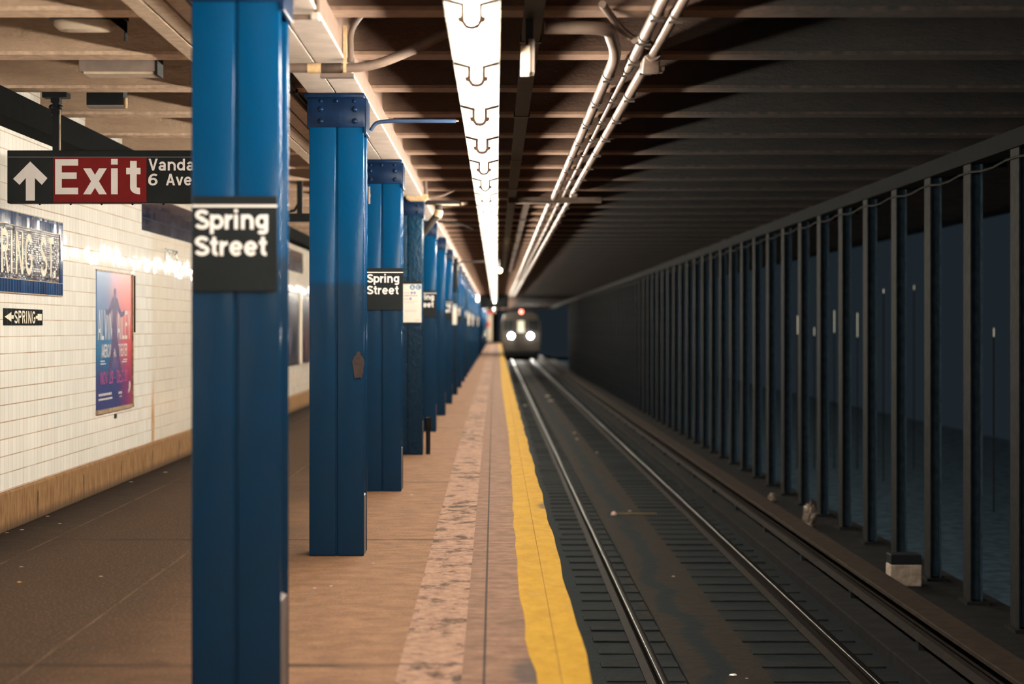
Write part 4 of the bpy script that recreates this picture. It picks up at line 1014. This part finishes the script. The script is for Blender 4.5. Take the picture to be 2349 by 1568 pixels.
for px, py, lab in ((1317, 993, 'small pale scrap between the rails where the ground turns dusty'), (1323, 1007, 'grey scrap touching the pale scrap between the rails'), (1369, 1038, 'faint scrap on the dusty strip between the rails'),
                    (1480, 1019, 'tiny pale scrap beyond the far running rail'), (1204, 930, 'pale speck beside the near rail close to the yellow stripe'),
                    (1445, 1172, 'tiny bright scrap just above the ochre stick'), (1545, 1322, 'pale crumpled scrap in the dark gap between the rails'), (1713, 1556, 'tiny pale speck right of the white cup lid')):
    scrap('track_scrap', px, py, zb, 8, 5, 'scrap', lab, 'litter', group='scraps on the track')
for px, py, lab in ((1317, 1247, 'yellowish wrapper between platform and near rail'), (1355, 1302, 'clear crinkled wrapper left of the near rail'), (1345, 1342, 'dull wrapper under the clear one left of the near rail'), (1385, 1365, 'glinting foil scrap against the near rail'), (1360, 1368, 'small foil scrap left of the glinting foil')):
    scrap('wrapper', px, py, -1.2, 18, 7, 'leaf' if px == 1317 else 'plastic', lab, 'wrapper')
d = F * (EYE + 1.13) / (1180 - 750)
p, q = at(1408, 1178, d), at(1506, 1177, d)
t = thing('litter_stick', 'ochre stick with a pinkish end lying across the track', 'stick', p)
MB().tube([(p[0], p[1], -1.12), (q[0], q[1] + .03, -1.12)], .010, 8).build('shaft', 'stick', t)
MB().dome((p[0], p[1], -1.133), .04, .05, 'z+', 9, 4).build('end_tip', 'pink', t)
# rubbish beyond the third rail
def lump(name, px, py, zg, wpx, hpx, mat, label, cat, seed):
    d = F * (EYE - zg) / (py - 750); x, y, z = (px - 1139) * d / F, d, zg; r = wpx * d / F / 2; h = hpx * d / F
    rr = random.Random(seed); bm = bmesh.new(); bmesh.ops.create_icosphere(bm, subdivisions=3, radius=1)
    for v in bm.verts:
        c = v.co.copy(); k = 1 + .22 * math.sin(c.x * 7 + seed) * math.sin(c.z * 6 + c.y * 5) + rr.uniform(-.08, .08)
        v.co = Vector((c.x * r * k * (1 - .25 * max(0, c.z)), c.y * r * k, (c.z * .5 + .5) * h * (k if c.z > -.5 else 1)))
    me = bpy.data.meshes.new(name); bm.to_mesh(me); bm.free(); me.materials.append(M[mat])
    o = bpy.data.objects.new(name, me); COL.objects.link(o); o.location = (x, y, z); return tag(o, label, cat)
lump('plastic_bag', 1858, 1206, -1.06, 32, 52, 'plastic', 'crumpled pale plastic bag at the foot of a tunnel column', 'plastic bag', 4)
lump('crumpled_paper', 1772, 1151, -1.06, 20, 19, 'plastic', 'small crumpled paper beyond the third rail', 'paper', 8)
lump('crumpled_paper', 1857, 1211, -1.06, 14, 12, 'scrap', 'small pale crumple under the plastic bag', 'paper', 11)
d = 17.55
x0, x1 = at(2043, 0, d)[0], at(2115, 0, d)[0]
t = thing('concrete_block', 'pale square block with a dark top beside a tunnel column', 'block', ((x0 + x1) / 2, d, -1.06))
MB().box(x0, x1, d, d + .22, -1.06, at(0, 1295, d)[2]).build('body', 'crate', t, bevel=.012)
MB().box(x0 + .004, x1 - .004, d + .004, d + .22, at(0, 1295, d)[2], at(0, 1272, d)[2]).build('dark_top', 'dark', t, bevel=.008)
for o in list(bpy.data.objects):
    if '_o' in o: del o['_o']
